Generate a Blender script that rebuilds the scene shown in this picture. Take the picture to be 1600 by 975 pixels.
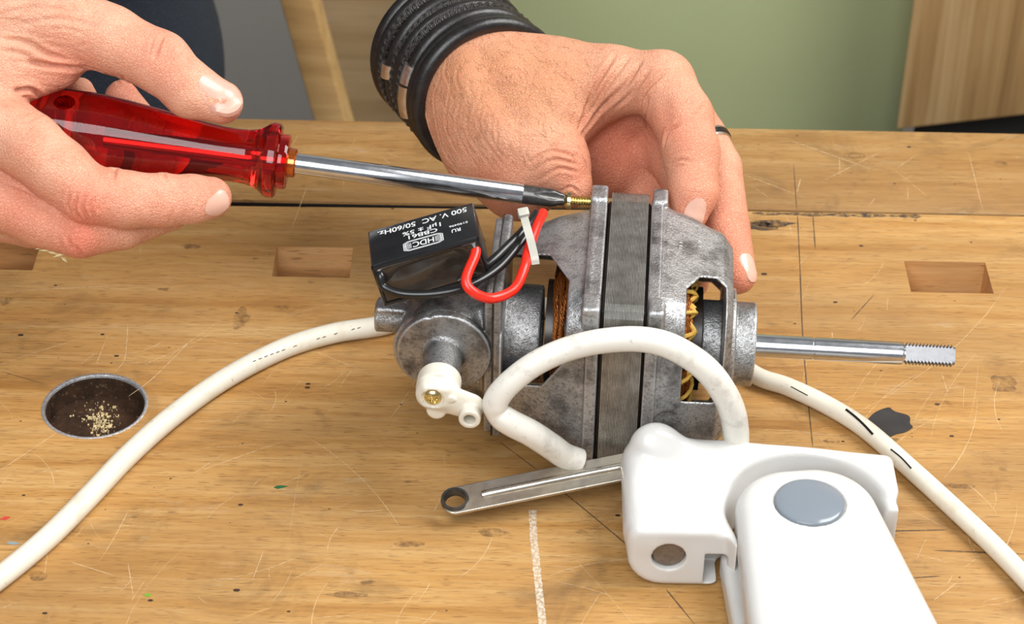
import bpy, bmesh, math, random
import numpy as np
from mathutils import Vector, Matrix
from mathutils.bvhtree import BVHTree

# ------------------------------------------------------------------ scene reset
for o in list(bpy.data.objects):
    bpy.data.objects.remove(o, do_unlink=True)
scene = bpy.context.scene
COL = scene.collection
S = 0.01                       # modelling unit below is the centimetre
random.seed(7)
rng = np.random.default_rng(11)

# ------------------------------------------------------------------ camera
F = 3600.0                     # focal length in pixels of a 1600 px wide frame
PIT, ROL, D0 = math.radians(36), math.radians(1.1), 85.0
C = np.array([0, -D0 * math.cos(PIT), D0 * math.sin(PIT)])
fw = np.array([0, math.cos(PIT), -math.sin(PIT)])
_r = np.array([1.0, 0, 0]); _u = np.array([0, math.sin(PIT), math.cos(PIT)])
rt = _r * math.cos(ROL) + _u * math.sin(ROL)
up = -_r * math.sin(ROL) + _u * math.cos(ROL)
cam = bpy.data.cameras.new('camera'); camo = bpy.data.objects.new('camera', cam); COL.objects.link(camo)
mw = Matrix.Identity(4)
for i in range(3):
    mw[i][0], mw[i][1], mw[i][2], mw[i][3] = rt[i], up[i], -fw[i], C[i] * S
camo.matrix_world = mw
cam.sensor_width = 36.0; cam.lens = F / 1600 * 36.0
cam.clip_start = 0.05; cam.clip_end = 50
cam.dof.use_dof = True; cam.dof.focus_distance = 0.775; cam.dof.aperture_fstop = 26
scene.camera = camo

# ------------------------------------------------------------------ world, lights, exposure
world = bpy.data.worlds.new('studio'); scene.world = world; world.use_nodes = True
bg = world.node_tree.nodes['Background']; bg.inputs[0].default_value = (0.92, 0.96, 1.0, 1); bg.inputs[1].default_value = 0.26

def area(name, loc, target, size, watt, col):
    l = bpy.data.lights.new(name, 'AREA'); l.shape = 'RECTANGLE'; l.size, l.size_y = size; l.energy = watt; l.color = col
    o = bpy.data.objects.new(name, l); COL.objects.link(o); o.location = [v * S for v in loc]
    d = Vector(target) - Vector(loc); o.rotation_euler = d.to_track_quat('-Z', 'Y').to_euler()
    return o
area('softbox_key', (70, 2, 96), (4, -6, 2), (0.7, 0.7), 20.5, (1.0, 0.985, 0.96))
area('softbox_fill', (-18, -88, 88), (0, -6, 2), (0.8, 0.8), 16, (0.97, 0.985, 1.0))
scene.view_settings.view_transform = 'Standard'
scene.view_settings.look = 'None'
scene.view_settings.gamma = 1.0
scene.view_settings.use_curve_mapping = False
scene.view_settings.exposure = -0.12

# ------------------------------------------------------------------ measuring helpers (camera calibration -> real positions)
def ray(px, py): return fw + rt * (px - 800) / F - up * (py - 487.5) / F
def onZ(px, py, z=0.0):
    d = ray(px, py); return C + d * (z - C[2]) / d[2]
def onY(px, py, y):
    d = ray(px, py); return C + d * (y - C[1]) / d[1]
def atD(px, py, dep): return C + ray(px, py) * dep
def pxcm(p):
    return F / ((np.asarray(p) - C) @ fw)
# motor frame
_th = math.radians(-3.5)
MO = np.array([3.78, -6.05, 3.55])
MM = np.stack([[math.cos(_th), math.sin(_th), 0], [-math.sin(_th), math.cos(_th), 0], [0, 0, 1.0]])
def toW(l): return MO + np.asarray(l, float) @ MM
def toL(p): return MM @ (np.asarray(p, float) - MO)
def ml(px, py, ax, val):
    d = MM @ ray(px, py); c = toL(C); i = 'xyz'.index(ax); return c + d * (val - c[i]) / d[i]

# ------------------------------------------------------------------ object helpers
ORG = {}
def empty(name, loc, label, cat, group=None):
    o = bpy.data.objects.new(name, None); COL.objects.link(o); o.location = [v * S for v in loc]
    o.empty_display_size = 0.01
    ORG[o.name] = np.asarray(loc, float); o['label'] = label; o['category'] = cat
    if group: o['group'] = group
    return o
def tag(o, label=None, cat=None, group=None, kind=None):
    if label: o['label'] = label
    if cat: o['category'] = cat
    if group: o['group'] = group
    if kind: o['kind'] = kind
    return o
def mesh(name, V, Fc, m, parent=None, smooth=True, sharp=None, origin=None):
    """one mesh object; V in world centimetres"""
    V = np.asarray(V, float)
    if parent is not None: o0 = ORG[parent.name]
    elif origin is not None: o0 = np.asarray(origin, float)
    else: o0 = np.array([V[:, 0].mean(), V[:, 1].mean(), V[:, 2].min()])
    me = bpy.data.meshes.new(name)
    W = ((V - o0) * S).astype(np.float32)
    if isinstance(Fc, np.ndarray):
        n = len(Fc); k = Fc.shape[1]
        me.vertices.add(len(W)); me.vertices.foreach_set('co', W.ravel())
        me.loops.add(n * k); me.loops.foreach_set('vertex_index', Fc.astype(np.int32).ravel())
        me.polygons.add(n); me.polygons.foreach_set('loop_start', np.arange(0, n * k, k, dtype=np.int32))
        me.update(calc_edges=True); me.validate()
    else:
        me.from_pydata([tuple(v) for v in W], [], [tuple(f) for f in Fc]); me.update()
        b = bmesh.new(); b.from_mesh(me); bmesh.ops.recalc_face_normals(b, faces=b.faces); b.to_mesh(me); b.free()
    if smooth:
        me.polygons.foreach_set('use_smooth', [True] * len(me.polygons))
        if sharp is not None: me.set_sharp_from_angle(angle=math.radians(sharp))
    if isinstance(m, (list, tuple)):
        for q in m: me.materials.append(q)
    else: me.materials.append(m)
    o = bpy.data.objects.new(name, me); COL.objects.link(o)
    ORG[o.name] = o0
    if parent is not None: o.parent = parent
    else: o.location = [v * S for v in o0]
    return o
class MB:
    """collects simple shapes (centimetres) for one mesh"""
    def __init__(s): s.V = []; s.F = []
    def add(s, V, Fc):
        n = len(s.V); s.V += [tuple(v) for v in V]; s.F += [tuple(i + n for i in f) for f in Fc]; return s
    def box(s, lo, hi, f=None, ch=0.0):
        lo, hi = np.asarray(lo, float), np.asarray(hi, float)
        bm = bmesh.new(); bmesh.ops.create_cube(bm, size=1.0)
        for v in bm.verts: v.co = Vector([(lo[i] + hi[i]) / 2 + v.co[i] * (hi[i] - lo[i]) for i in range(3)])
        if ch > 0: bmesh.ops.bevel(bm, geom=list(bm.edges), offset=ch, segments=2, affect='EDGES', profile=0.5)
        return s.bm(bm, f)
    def bm(s, bm, f=None):
        bm.verts.index_update()
        V = [np.array(v.co) for v in bm.verts]
        if f is not None: V = [f(v) for v in V]
        Fc = [[v.index for v in q.verts] for q in bm.faces]; bm.free()
        return s.add(V, Fc)
    def tube(s, P, r, n=16, caps=True, up0=None):
        P = np.asarray(P, float); m = len(P); R = np.broadcast_to(np.asarray(r, float), (m,)).copy()
        T = np.gradient(P, axis=0); T /= np.linalg.norm(T, axis=1)[:, None]
        a = np.array(up0 if up0 is not None else ([0, 0, 1.0] if abs(T[0][2]) < 0.9 else [1.0, 0, 0]))
        V = []
        for i in range(m):
            a = a - T[i] * (a @ T[i]); a /= np.linalg.norm(a); b = np.cross(T[i], a)
            for k in range(n):
                q = 2 * math.pi * k / n; V.append(P[i] + R[i] * (a * math.cos(q) + b * math.sin(q)))
        Fc = [[i * n + k, i * n + (k + 1) % n, (i + 1) * n + (k + 1) % n, (i + 1) * n + k] for i in range(m - 1) for k in range(n)]
        if caps: Fc += [list(range(n))[::-1], [(m - 1) * n + k for k in range(n)]]
        return s.add(V, Fc)
    def lathe(s, c, ax, prof, n=48, mod=None, ref=None):
        """prof: list of (distance along axis, radius)"""
        c = np.asarray(c, float); ax = np.asarray(ax, float); ax = ax / np.linalg.norm(ax)
        a = np.array(ref if ref is not None else ([0, 0, 1.0] if abs(ax[2]) < 0.9 else [1.0, 0, 0])); a = a - ax * (a @ ax); a /= np.linalg.norm(a); b = np.cross(ax, a)
        V = []; m = len(prof)
        for (t, r) in prof:
            for k in range(n):
                q = 2 * math.pi * k / n; rr = r * (mod(t, q) if mod else 1.0)
                V.append(c + ax * t + rr * (a * math.cos(q) + b * math.sin(q)))
        Fc = [[i * n + k, i * n + (k + 1) % n, (i + 1) * n + (k + 1) % n, (i + 1) * n + k] for i in range(m - 1) for k in range(n)]
        Fc += [list(range(n))[::-1], [(m - 1) * n + k for k in range(n)]]
        return s.add(V, Fc)
    def ring(s, c, ax, R, r, n=48, k=12, ea=1.0, ref=None, wob=None):
        """closed torus, ea squashes the second axis"""
        c = np.asarray(c, float); ax = np.asarray(ax, float); ax = ax / np.linalg.norm(ax)
        a = np.array(ref if ref is not None else ([0, 0, 1.0] if abs(ax[2]) < 0.9 else [1.0, 0, 0])); a = a - ax * (a @ ax); a /= np.linalg.norm(a); b = np.cross(ax, a)
        V = []
        for i in range(n):
            q = 2 * math.pi * i / n; e = a * math.cos(q) + b * math.sin(q) * ea; p = c + R * e
            if wob is not None: p = p + ax * wob(q)
            e = e / np.linalg.norm(e)
            for j in range(k):
                w = 2 * math.pi * j / k; V.append(p + r * (e * math.cos(w) + ax * math.sin(w)))
        Fc = [[i * k + j, ((i + 1) % n) * k + j, ((i + 1) % n) * k + (j + 1) % k, i * k + (j + 1) % k] for i in range(n) for j in range(k)]
        return s.add(V, Fc)
    def prism(s, poly, f, h0, h1):
        """poly 2-D; f(u, v, h) -> point"""
        n = len(poly); V = [f(u, v, h0) for u, v in poly] + [f(u, v, h1) for u, v in poly]
        Fc = [list(range(n))[::-1], list(range(n, 2 * n))] + [[i, (i + 1) % n, n + (i + 1) % n, n + i] for i in range(n)]
        return s.add(V, Fc)
    def build(s, name, m, parent=None, smooth=True, sharp=35, origin=None):
        return mesh(name, s.V, s.F, m, parent, smooth, sharp, origin)
def spline(P, n=12):
    """Catmull-Rom through the points"""
    P = [np.asarray(p, float) for p in P]; P = [2 * P[0] - P[1]] + P + [2 * P[-1] - P[-2]]; out = []
    for i in range(1, len(P) - 2):
        for j in range(n):
            t = j / n; a, b, c, d = P[i - 1:i + 3]
            out.append(0.5 * (2 * b + (c - a) * t + (2 * a - 5 * b + 4 * c - d) * t * t + (3 * b - a - 3 * c + d) * t ** 3))
    out.append(P[-2]); return np.array(out)

# ------------------------------------------------------------------ signed-distance volumes -> smooth meshes
def smin(a, b, k):
    if k <= 0: return np.minimum(a, b)
    h = np.clip(0.5 + 0.5 * (b - a) / k, 0, 1); return b + (a - b) * h - k * h * (1 - h)
class Vol:
    def __init__(s, lo, hi, h):
        s.lo = np.asarray(lo, float); s.h = h; s.n = np.ceil((np.asarray(hi, float) - s.lo) / h).astype(int) + 1
        s.f = np.full(s.n, 9.0, np.float32)
        s.ax = [(s.lo[i] + h * np.arange(s.n[i])).astype(np.float32) for i in range(3)]
    def _sl(s, bb, m):
        sl = []
        for i in range(3):
            a = int(np.clip((bb[0][i] - m - s.lo[i]) // s.h, 0, s.n[i])); b = int(np.clip((bb[1][i] + m - s.lo[i]) // s.h + 2, 0, s.n[i]))
            if b <= a: return None, None
            sl.append(slice(a, b))
        P = (s.ax[0][sl[0]][:, None, None], s.ax[1][sl[1]][None, :, None], s.ax[2][sl[2]][None, None, :])
        return tuple(sl), P
    def add(s, pr, k=0.0):
        fn, bb = pr; sl, P = s._sl(bb, k + 3 * s.h)
        if sl: s.f[sl] = smin(s.f[sl], fn(*P).astype(np.float32), k)
        return s
    def sub(s, pr, k=0.0):
        fn, bb = pr; sl, P = s._sl(bb, k + 3 * s.h)
        if sl: s.f[sl] = -smin(-s.f[sl], fn(*P).astype(np.float32), k)
        return s
    def mesh(s):
        f = s.f.copy()
        f[0] = f[-1] = 1; f[:, 0] = f[:, -1] = 1; f[:, :, 0] = f[:, :, -1] = 1
        I = f < 0; n = f.shape
        c = np.zeros((n[0] - 1, n[1] - 1, n[2] - 1), np.int8)
        offs = [(i, j, k) for i in (0, 1) for j in (0, 1) for k in (0, 1)]
        for (i, j, k) in offs: c += I[i:n[0] - 1 + i, j:n[1] - 1 + j, k:n[2] - 1 + k]
        act = np.argwhere((c > 0) & (c < 8)); idm = np.full(c.shape, -1, np.int32); idm[tuple(act.T)] = np.arange(len(act))
        val = np.stack([f[act[:, 0] + i, act[:, 1] + j, act[:, 2] + k] for (i, j, k) in offs], 1)
        acc = np.zeros((len(act), 3)); cnt = np.zeros(len(act))
        for a in range(8):
            for b in range(a + 1, 8):
                d = np.array(offs[b]) - np.array(offs[a])
                if np.abs(d).sum() != 1: continue
                va, vb = val[:, a], val[:, b]; x = (va < 0) != (vb < 0)
                t = np.where(x, va / np.where(x, va - vb, 1), 0)
                acc += np.where(x[:, None], np.array(offs[a]) + t[:, None] * d, 0); cnt += x
        V = s.lo + s.h * (act + acc / cnt[:, None])
        Q = []
        for ax in range(3):
            sl0 = [slice(1, None)] * 3; sl0[ax] = slice(0, -1)
            sl1 = [slice(1, None)] * 3; sl1[ax] = slice(1, None)
            e = np.argwhere(I[tuple(sl0)] != I[tuple(sl1)])
            e[:, [i for i in range(3) if i != ax]] += 1
            u, v = (ax + 1) % 3, (ax + 2) % 3
            def cid(du, dv):
                q = e.copy(); q[:, u] -= du; q[:, v] -= dv
                ok = np.all((q >= 0) & (q < np.array(c.shape)), 1); q = np.clip(q, 0, np.array(c.shape) - 1)
                r = idm[tuple(q.T)]; r[~ok] = -1; return r
            q = np.stack([cid(1, 1), cid(0, 1), cid(0, 0), cid(1, 0)], 1)
            ins = I[tuple(e.T)]; q[~ins] = q[~ins][:, ::-1]
            Q.append(q[(q >= 0).all(1)])
        return V, np.concatenate(Q)
def cone(a, b, ra, rb, flat=None):
    a = np.asarray(a, float); b = np.asarray(b, float); ab = b - a; L = max(ab @ ab, 1e-9); fl = 1.0 if flat is None else flat[1]
    def fn(X, Y, Z):
        x, y, z = X - a[0], Y - a[1], Z - a[2]
        t = np.clip((x * ab[0] + y * ab[1] + z * ab[2]) / L, 0, 1)
        x = x - t * ab[0]; y = y - t * ab[1]; z = z - t * ab[2]; d2 = x * x + y * y + z * z
        if flat is not None:
            n = flat[0]; q = x * n[0] + y * n[1] + z * n[2]; d2 = d2 + (fl * fl - 1) * q * q
        return np.sqrt(d2) - (ra + (rb - ra) * t)
    m = max(ra, rb) * max(1.0, 1.0 / fl); return fn, (np.minimum(a, b) - m, np.maximum(a, b) + m)
def rbox(c, hs, r=0.1, R=None):
    c = np.asarray(c, float); hs = np.asarray(hs, float); R = np.eye(3) if R is None else np.asarray(R, float)   # rows of R = box axes
    def fn(X, Y, Z):
        p = [X - c[0], Y - c[1], Z - c[2]]
        q = [np.abs(R[i][0] * p[0] + R[i][1] * p[1] + R[i][2] * p[2]) - (hs[i] - r) for i in range(3)]
        o = np.sqrt(sum(np.maximum(v, 0) ** 2 for v in q)); return o + np.minimum(np.maximum(np.maximum(q[0], q[1]), q[2]), 0) - r
    e = np.abs(R).T @ hs; return fn, (c - e, c + e)
def cyl(a, b, r, e=0.05):
    a = np.asarray(a, float); b = np.asarray(b, float); L = np.linalg.norm(b - a); u = (b - a) / L; c = (a + b) / 2
    def fn(X, Y, Z):
        x, y, z = X - c[0], Y - c[1], Z - c[2]; t = x * u[0] + y * u[1] + z * u[2]
        rad = np.sqrt(np.maximum(x * x + y * y + z * z - t * t, 0)); q0 = rad - (r - e); q1 = np.abs(t) - (L / 2 - e)
        return np.sqrt(np.maximum(q0, 0) ** 2 + np.maximum(q1, 0) ** 2) + np.minimum(np.maximum(q0, q1), 0) - e
    return fn, (np.minimum(a, b) - r, np.maximum(a, b) + r)
def polysd(U, Vv, poly):
    """2-D polygon distance"""
    d = None; sgn = None; n = len(poly)
    for i in range(n):
        ax_, ay_ = poly[i]; bx, by = poly[i - 1]; ex, ey = bx - ax_, by - ay_
        wx, wy = U - ax_, Vv - ay_; t = np.clip((wx * ex + wy * ey) / (ex * ex + ey * ey), 0, 1)
        dd = (wx - ex * t) ** 2 + (wy - ey * t) ** 2
        d = dd if d is None else np.minimum(d, dd)
        c1 = Vv >= ay_; c2 = Vv < by; c3 = ex * wy > ey * wx
        fl = np.where((c1 & c2 & c3) | (~c1 & ~c2 & ~c3), -1.0, 1.0); sgn = fl if sgn is None else sgn * fl
    return np.sqrt(d) * sgn
def extr(poly, uax, vax, hax, h0, h1, o=(0, 0, 0), r=0.0, rnd=0.0):
    """extruded polygon; uax.. are direction vectors, rnd rounds the outline, r the rims"""
    uax, vax, hax, o = [np.asarray(q, float) for q in (uax, vax, hax, o)]
    def fn(X, Y, Z):
        x, y, z = X - o[0], Y - o[1], Z - o[2]
        U = x * uax[0] + y * uax[1] + z * uax[2]; W = x * vax[0] + y * vax[1] + z * vax[2]; H = x * hax[0] + y * hax[1] + z * hax[2]
        q0 = polysd(U, W, poly) - rnd + r; q1 = np.abs(H - (h0 + h1) / 2) - ((h1 - h0) / 2 - r)
        return np.sqrt(np.maximum(q0, 0) ** 2 + np.maximum(q1, 0) ** 2) + np.minimum(np.maximum(q0, q1), 0) - r
    pts = np.array([o + uax * u + vax * v + hax * h for u, v in poly for h in (h0, h1)])
    return fn, (pts.min(0) - rnd, pts.max(0) + rnd)

# ------------------------------------------------------------------ materials
def lin(r, g, b):
    return tuple(((c / 255) / 12.92 if c / 255 <= 0.04045 else ((c / 255 + 0.055) / 1.055) ** 2.4) for c in (r, g, b)) + (1.0,)
class NT:
    def __init__(s, name):
        s.m = bpy.data.materials.new(name); s.m.use_nodes = True; s.t = s.m.node_tree; s.b = s.t.nodes['Principled BSDF']
        s.co = s.t.nodes.new('ShaderNodeTexCoord')
    def n(s, ty, **kw):
        q = s.t.nodes.new(ty)
        for k, v in kw.items(): setattr(q, k, v)
        return q
    def l(s, a, b): s.t.links.new(a, b)
    def map(s, sc=(1, 1, 1), rot=(0, 0, 0), loc=(0, 0, 0)):
        """object coordinates in cm, scaled"""
        q = s.n('ShaderNodeMapping'); q.inputs['Scale'].default_value = [100 * v for v in sc]; q.inputs['Rotation'].default_value = rot; q.inputs['Location'].default_value = loc
        s.l(s.co.outputs['Object'], q.inputs['Vector']); return q.outputs[0]
    def noise(s, vec, scale=1.0, detail=4.0, rough=0.55, dist=0.0):
        q = s.n('ShaderNodeTexNoise'); q.inputs['Scale'].default_value = scale; q.inputs['Detail'].default_value = detail
        q.inputs['Roughness'].default_value = rough; q.inputs['Distortion'].default_value = dist; s.l(vec, q.inputs['Vector']); return q.outputs['Fac']
    def voro(s, vec, scale=1.0, feat='F1'):
        q = s.n('ShaderNodeTexVoronoi'); q.feature = feat; q.inputs['Scale'].default_value = scale; s.l(vec, q.inputs['Vector']); return q.outputs['Distance']
    def ramp(s, fac, stops):
        q = s.n('ShaderNodeValToRGB'); e = q.color_ramp.elements
        while len(e) < len(stops): e.new(0.5)
        for i, (p, c) in enumerate(stops): e[i].position = p; e[i].color = c if len(c) == 4 else (*c, 1)
        s.l(fac, q.inputs[0]); return q.outputs[0]
    def g(s, fac, a, b, lo=0.0, hi=1.0):
        q = s.n('ShaderNodeMapRange'); q.inputs[1].default_value = a; q.inputs[2].default_value = b; q.inputs[3].default_value = lo; q.inputs[4].default_value = hi
        s.l(fac, q.inputs[0]); return q.outputs[0]
    def mix(s, fac, a, b, mode='MIX'):
        q = s.n('ShaderNodeMix', data_type='RGBA', blend_type=mode)
        for v, i in ((fac, 0), (a, 6), (b, 7)):
            if isinstance(v, bpy.types.NodeSocket): s.l(v, q.inputs[i])
            else: q.inputs[i].default_value = v
        return q.outputs[2]
    def math(s, op, a, b=0.0):
        q = s.n('ShaderNodeMath', operation=op)
        for i, v in enumerate((a, b)):
            if isinstance(v, bpy.types.NodeSocket): s.l(v, q.inputs[i])
            else: q.inputs[i].default_value = v
        return q.outputs[0]
    def set(s, **kw):
        for k, v in kw.items():
            i = s.b.inputs[k.replace('_', ' ')]
            if isinstance(v, bpy.types.NodeSocket): s.l(v, i)
            else: i.default_value = v
        return s
    def bump(s, h, st=0.3, dist=0.02, nrm=None):
        q = s.n('ShaderNodeBump'); q.inputs['Strength'].default_value = st; q.inputs['Distance'].default_value = dist * S; s.l(h, q.inputs['Height'])
        if nrm is not None: s.l(nrm, q.inputs['Normal'])
        s.l(q.outputs[0], s.b.inputs['Normal']); return q.outputs[0]
BLK = (0, 0, 0, 1); WHT = (1, 1, 1, 1)

def wood(name, dark, mid, light, pore, sx=1.0, rough=0.5, pores=0.5, off=0.0, rot=0.0):
    t = NT(name); L = (off * 13.1, off * 7.7, off * 3.3); R = (0, 0, rot)
    big = t.noise(t.map((0.06 * sx, 0.22 * sx, 0.2), R, L), 1, 3, 0.5, 0.4)
    gr = t.noise(t.map((0.10 * sx, 1.3 * sx, 1.3 * sx), R, L), 1, 6, 0.62, 0.6)
    fine = t.noise(t.map((0.55 * sx, 9 * sx, 9 * sx), R, L), 1, 3, 0.6)
    dash = t.noise(t.map((1.3 * sx, 17 * sx, 17 * sx), R, L), 1, 2, 0.5)
    c = t.ramp(gr, [(0.30, dark), (0.47, mid), (0.68, light)])
    c = t.mix(t.g(big, 0.35, 0.68, 0.0, 0.55), c, mid)
    c = t.mix(t.g(fine, 0.45, 0.75, 0.0, 0.30), c, dark)
    c = t.mix(t.g(dash, 0.62, 0.72, 0.0, pores), c, pore)
    t.set(Base_Color=c, Roughness=t.g(gr, 0.3, 0.7, rough - 0.06, rough + 0.08))
    t.bump(t.math('SUBTRACT', t.math('MULTIPLY', fine, 0.6), t.g(dash, 0.62, 0.72, 0, 0.8)), 0.35, 0.02)
    return t
def flat(name, col, rough=0.5, metal=0.0, var=0.12, sc=1.5, bump=0.0, bsc=8.0, **kw):
    t = NT(name); n = t.noise(t.map((1, 1, 1)), sc, 5, 0.6)
    d = tuple(c * (1 - var) for c in col[:3]) + (1,); l = tuple(min(1, c * (1 + var)) for c in col[:3]) + (1,)
    t.set(Base_Color=t.ramp(n, [(0.3, d), (0.7, l)]), Roughness=t.g(n, 0.3, 0.7, max(0.02, rough - 0.05), rough + 0.05), Metallic=metal, **kw)
    if bump: t.bump(t.noise(t.map((1, 1, 1)), bsc, 3, 0.6), bump, 0.02)
    return t.m
M = {}
# workbench wood with stains, scuffs
def bench_wood(name, off, tone=1.0, dirt=0.5):
    k = lambda r, g, b: lin(r * tone, g * tone, b * tone)
    t = NT(name); Lc = (off * 13.1, off * 7.7, 0)
    v = lambda x, y: t.map((x, y, 1), (0, 0, 0.012), Lc)
    big = t.noise(v(0.05, 0.11), 1, 4, 0.55, 0.5)
    gr = t.noise(v(0.09, 1.15), 1, 6, 0.62, 0.5)
    fine = t.noise(v(0.5, 8.0), 1, 4, 0.6)
    dash = t.noise(v(1.6, 15.0), 1, 2, 0.5)
    spot = t.noise(v(0.9, 1.4), 1, 2, 0.5)
    c = t.ramp(gr, [(0.28, k(184, 130, 66)), (0.46, k(212, 160, 92)), (0.70, k(228, 184, 120))])
    c = t.mix(t.g(fine, 0.42, 0.68, 0.0, 0.42), c, k(166, 112, 56))
    c = t.mix(t.g(dash, 0.58, 0.68, 0.0, 0.5), c, k(130, 86, 46))
    c = t.mix(t.g(big, 0.42, 0.74, 0.0, dirt * 0.9), c, k(150, 112, 68))
    c = t.mix(t.g(t.noise(v(0.16, 0.2), 1.3, 5, 0.65, 0.8), 0.54, 0.76, 0.0, dirt * 1.1), c, k(126, 94, 60))
    c = t.mix(t.g(spot, 0.72, 0.78, 0.0, 0.6), c, k(96, 66, 38))
    pale = t.noise(v(0.3, 0.9), 1.1, 5, 0.7, 0.3)
    c = t.mix(t.g(pale, 0.60, 0.80, 0.0, 0.45), c, k(222, 196, 158))
    t.set(Base_Color=c, Roughness=t.g(big, 0.3, 0.7, 0.42, 0.58), Specular_IOR_Level=0.35)
    t.bump(t.math('SUBTRACT', t.math('MULTIPLY', fine, 0.5), t.g(dash, 0.60, 0.70, 0, 0.9)), 0.4, 0.02)
    return t.m
M['bench'] = bench_wood('bench_wood_front', 5.3, 0.85, 0.7)
M['bench2'] = bench_wood('bench_wood_rear', 2.3, 0.80, 0.8)
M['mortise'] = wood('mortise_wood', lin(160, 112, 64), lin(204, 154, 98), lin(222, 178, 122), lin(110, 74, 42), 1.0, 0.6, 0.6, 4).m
M['crack'] = flat('bench_black', lin(20, 17, 14), 0.8, 0, 0.4, 1.2)  # near-black colour for the plank joint and the hole floors
def cast(name, base, dirt=0.5, rough=0.36, spk=0.6):
    t = NT(name); v = t.map((1, 1, 1))
    n1 = t.noise(v, 0.9, 5, 0.65); n2 = t.noise(v, 9, 4, 0.7); n3 = t.noise(v, 22, 2, 0.5)
    d = tuple(c * 0.30 for c in base[:3]) + (1,); l = tuple(min(1, c * 1.2) for c in base[:3]) + (1,)
    c = t.ramp(n1, [(0.30, tuple(q * 0.45 for q in base[:3]) + (1,)), (0.5, base), (0.7, l)])
    c = t.mix(t.g(n2, 0.50, 0.66, 0.0, spk), c, d)
    c = t.mix(t.g(t.noise(v, 26, 3, 0.6), 0.60, 0.70, 0.0, spk), c, lin(40, 38, 36))
    c = t.mix(t.g(n1, 0.52, 0.30, 0.0, dirt), c, lin(70, 64, 58))
    geo = t.n('ShaderNodeNewGeometry')
    c = t.mix(t.g(geo.outputs['Pointiness'], 0.515, 0.56, 0.0, 0.7), c, lin(225, 228, 232))  # painted highlight: convex edges get a lighter colour
    t.set(Base_Color=c, Metallic=0.82, Roughness=t.g(n2, 0.35, 0.7, rough - 0.06, rough + 0.2))
    t.bump(t.math('ADD', n2, t.math('MULTIPLY', n3, 0.6)), 0.7, 0.04)
    return t.m
M['cast'] = cast('cast_aluminium', lin(172, 172, 172), 0.5, 0.34, 0.75)
M['cast2'] = cast('cast_aluminium_oily', lin(158, 157, 156), 0.7, 0.30, 0.65)
t = NT('steel_bright'); n = t.noise(t.map((1, 1, 1)), 3, 4, 0.6)
t.set(Base_Color=t.ramp(n, [(0.3, lin(198, 200, 204)), (0.7, lin(212, 214, 218))]), Metallic=1.0, Roughness=t.g(n, 0.3, 0.7, 0.17, 0.21)); M['steel'] = t.m
t = NT('steel_lamination'); v = t.map((1, 1, 1)); n = t.noise(v, 1.4, 5, 0.6); n2 = t.noise(t.map((9, 0.7, 0.7)), 3, 3)
t.set(Base_Color=t.mix(t.g(n2, 0.4, 0.7, 0, 0.5), t.ramp(n, [(0.3, lin(124, 122, 116)), (0.7, lin(176, 174, 168))]), lin(104, 99, 92)), Metallic=0.75, Roughness=0.42); M['lam'] = t.m
M['chrome'] = flat('plated_steel', lin(205, 200, 190), 0.25, 1.0, 0.1)
M['zinc'] = flat('zinc_strip', lin(192, 184, 170), 0.34, 0.9, 0.1, 3, 0.25, 14)
M['brass'] = flat('yellow_zinc_screw', lin(222, 206, 150), 0.22, 1.0, 0.15, 4)
M['blacktip'] = flat('black_oxide_steel', lin(92, 90, 88), 0.32, 0.8, 0.25, 5)
t = NT('copper_wire'); wv = t.n('ShaderNodeTexWave'); wv.inputs['Scale'].default_value = 9; wv.inputs['Distortion'].default_value = 2.5
t.l(t.map((1.0, 0.55, 0.75), (0.5, 0.3, 0.2)), wv.inputs['Vector'])
t.set(Base_Color=t.ramp(wv.outputs[0], [(0.0, lin(96, 46, 18)), (0.55, lin(190, 104, 44)), (1.0, lin(232, 150, 76))]), Metallic=0.75, Roughness=0.3); t.bump(wv.outputs[0], 0.8, 0.04); M['copper'] = t.m
M['varnish'] = flat('dark_varnish', lin(38, 30, 24), 0.35, 0, 0.4, 2)
M['twine'] = flat('yellow_twine', lin(206, 164, 72), 0.7, 0, 0.2, 5, 0.4, 20)
M['black'] = flat('black_plastic', lin(30, 30, 31), 0.2, 0, 0.1, 2)
M['resin'] = flat('black_resin', lin(50, 42, 36), 0.13, 0, 0.3, 1.6, 0.2, 2.5)
M['print'] = flat('white_print', lin(214, 216, 216), 0.6, 0, 0.04)
M['redw'] = flat('red_wire', lin(226, 42, 26), 0.28, 0, 0.06, 2)
M['blackw'] = flat('black_wire', lin(26, 26, 26), 0.25, 0, 0.1, 2)
M['tie'] = flat('zip_tie_nylon', lin(176, 174, 162), 0.35, 0, 0.05, 2, Subsurface_Weight=0.0)
def cablem(name, base, dirtc, amt, thr):
    t = NT(name); v = t.map((1, 1, 1)); a = t.noise(v, 1.2, 5, 0.65); b = t.noise(v, 5, 4, 0.7)
    c = t.mix(t.g(a, thr, thr + 0.22, 0, amt), base, dirtc); c = t.mix(t.g(b, 0.62, 0.74, 0, amt), c, lin(120, 108, 92))
    t.set(Base_Color=c, Roughness=0.38, Specular_IOR_Level=0.4); t.bump(a, 0.15, 0.05); return t.m
M['cable'] = cablem('white_cable_sheath', lin(218, 212, 196), lin(196, 178, 142), 0.5, 0.55)
M['cable2'] = cablem('scuffed_white_sheath', lin(216, 212, 202), lin(150, 140, 128), 0.6, 0.54)
M['nylon'] = flat('white_nylon', lin(212, 206, 190), 0.4, 0, 0.04, 1.5)
t = NT('white_abs_plastic'); v = t.map((1, 1, 1)); a = t.noise(v, 0.5, 4, 0.6); b = t.noise(v, 2.2, 5, 0.7)
c = t.mix(t.g(b, 0.66, 0.78, 0, 0.5), t.ramp(a, [(0.3, lin(200, 198, 193)), (0.7, lin(207, 206, 204))]), lin(196, 190, 182))
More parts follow.
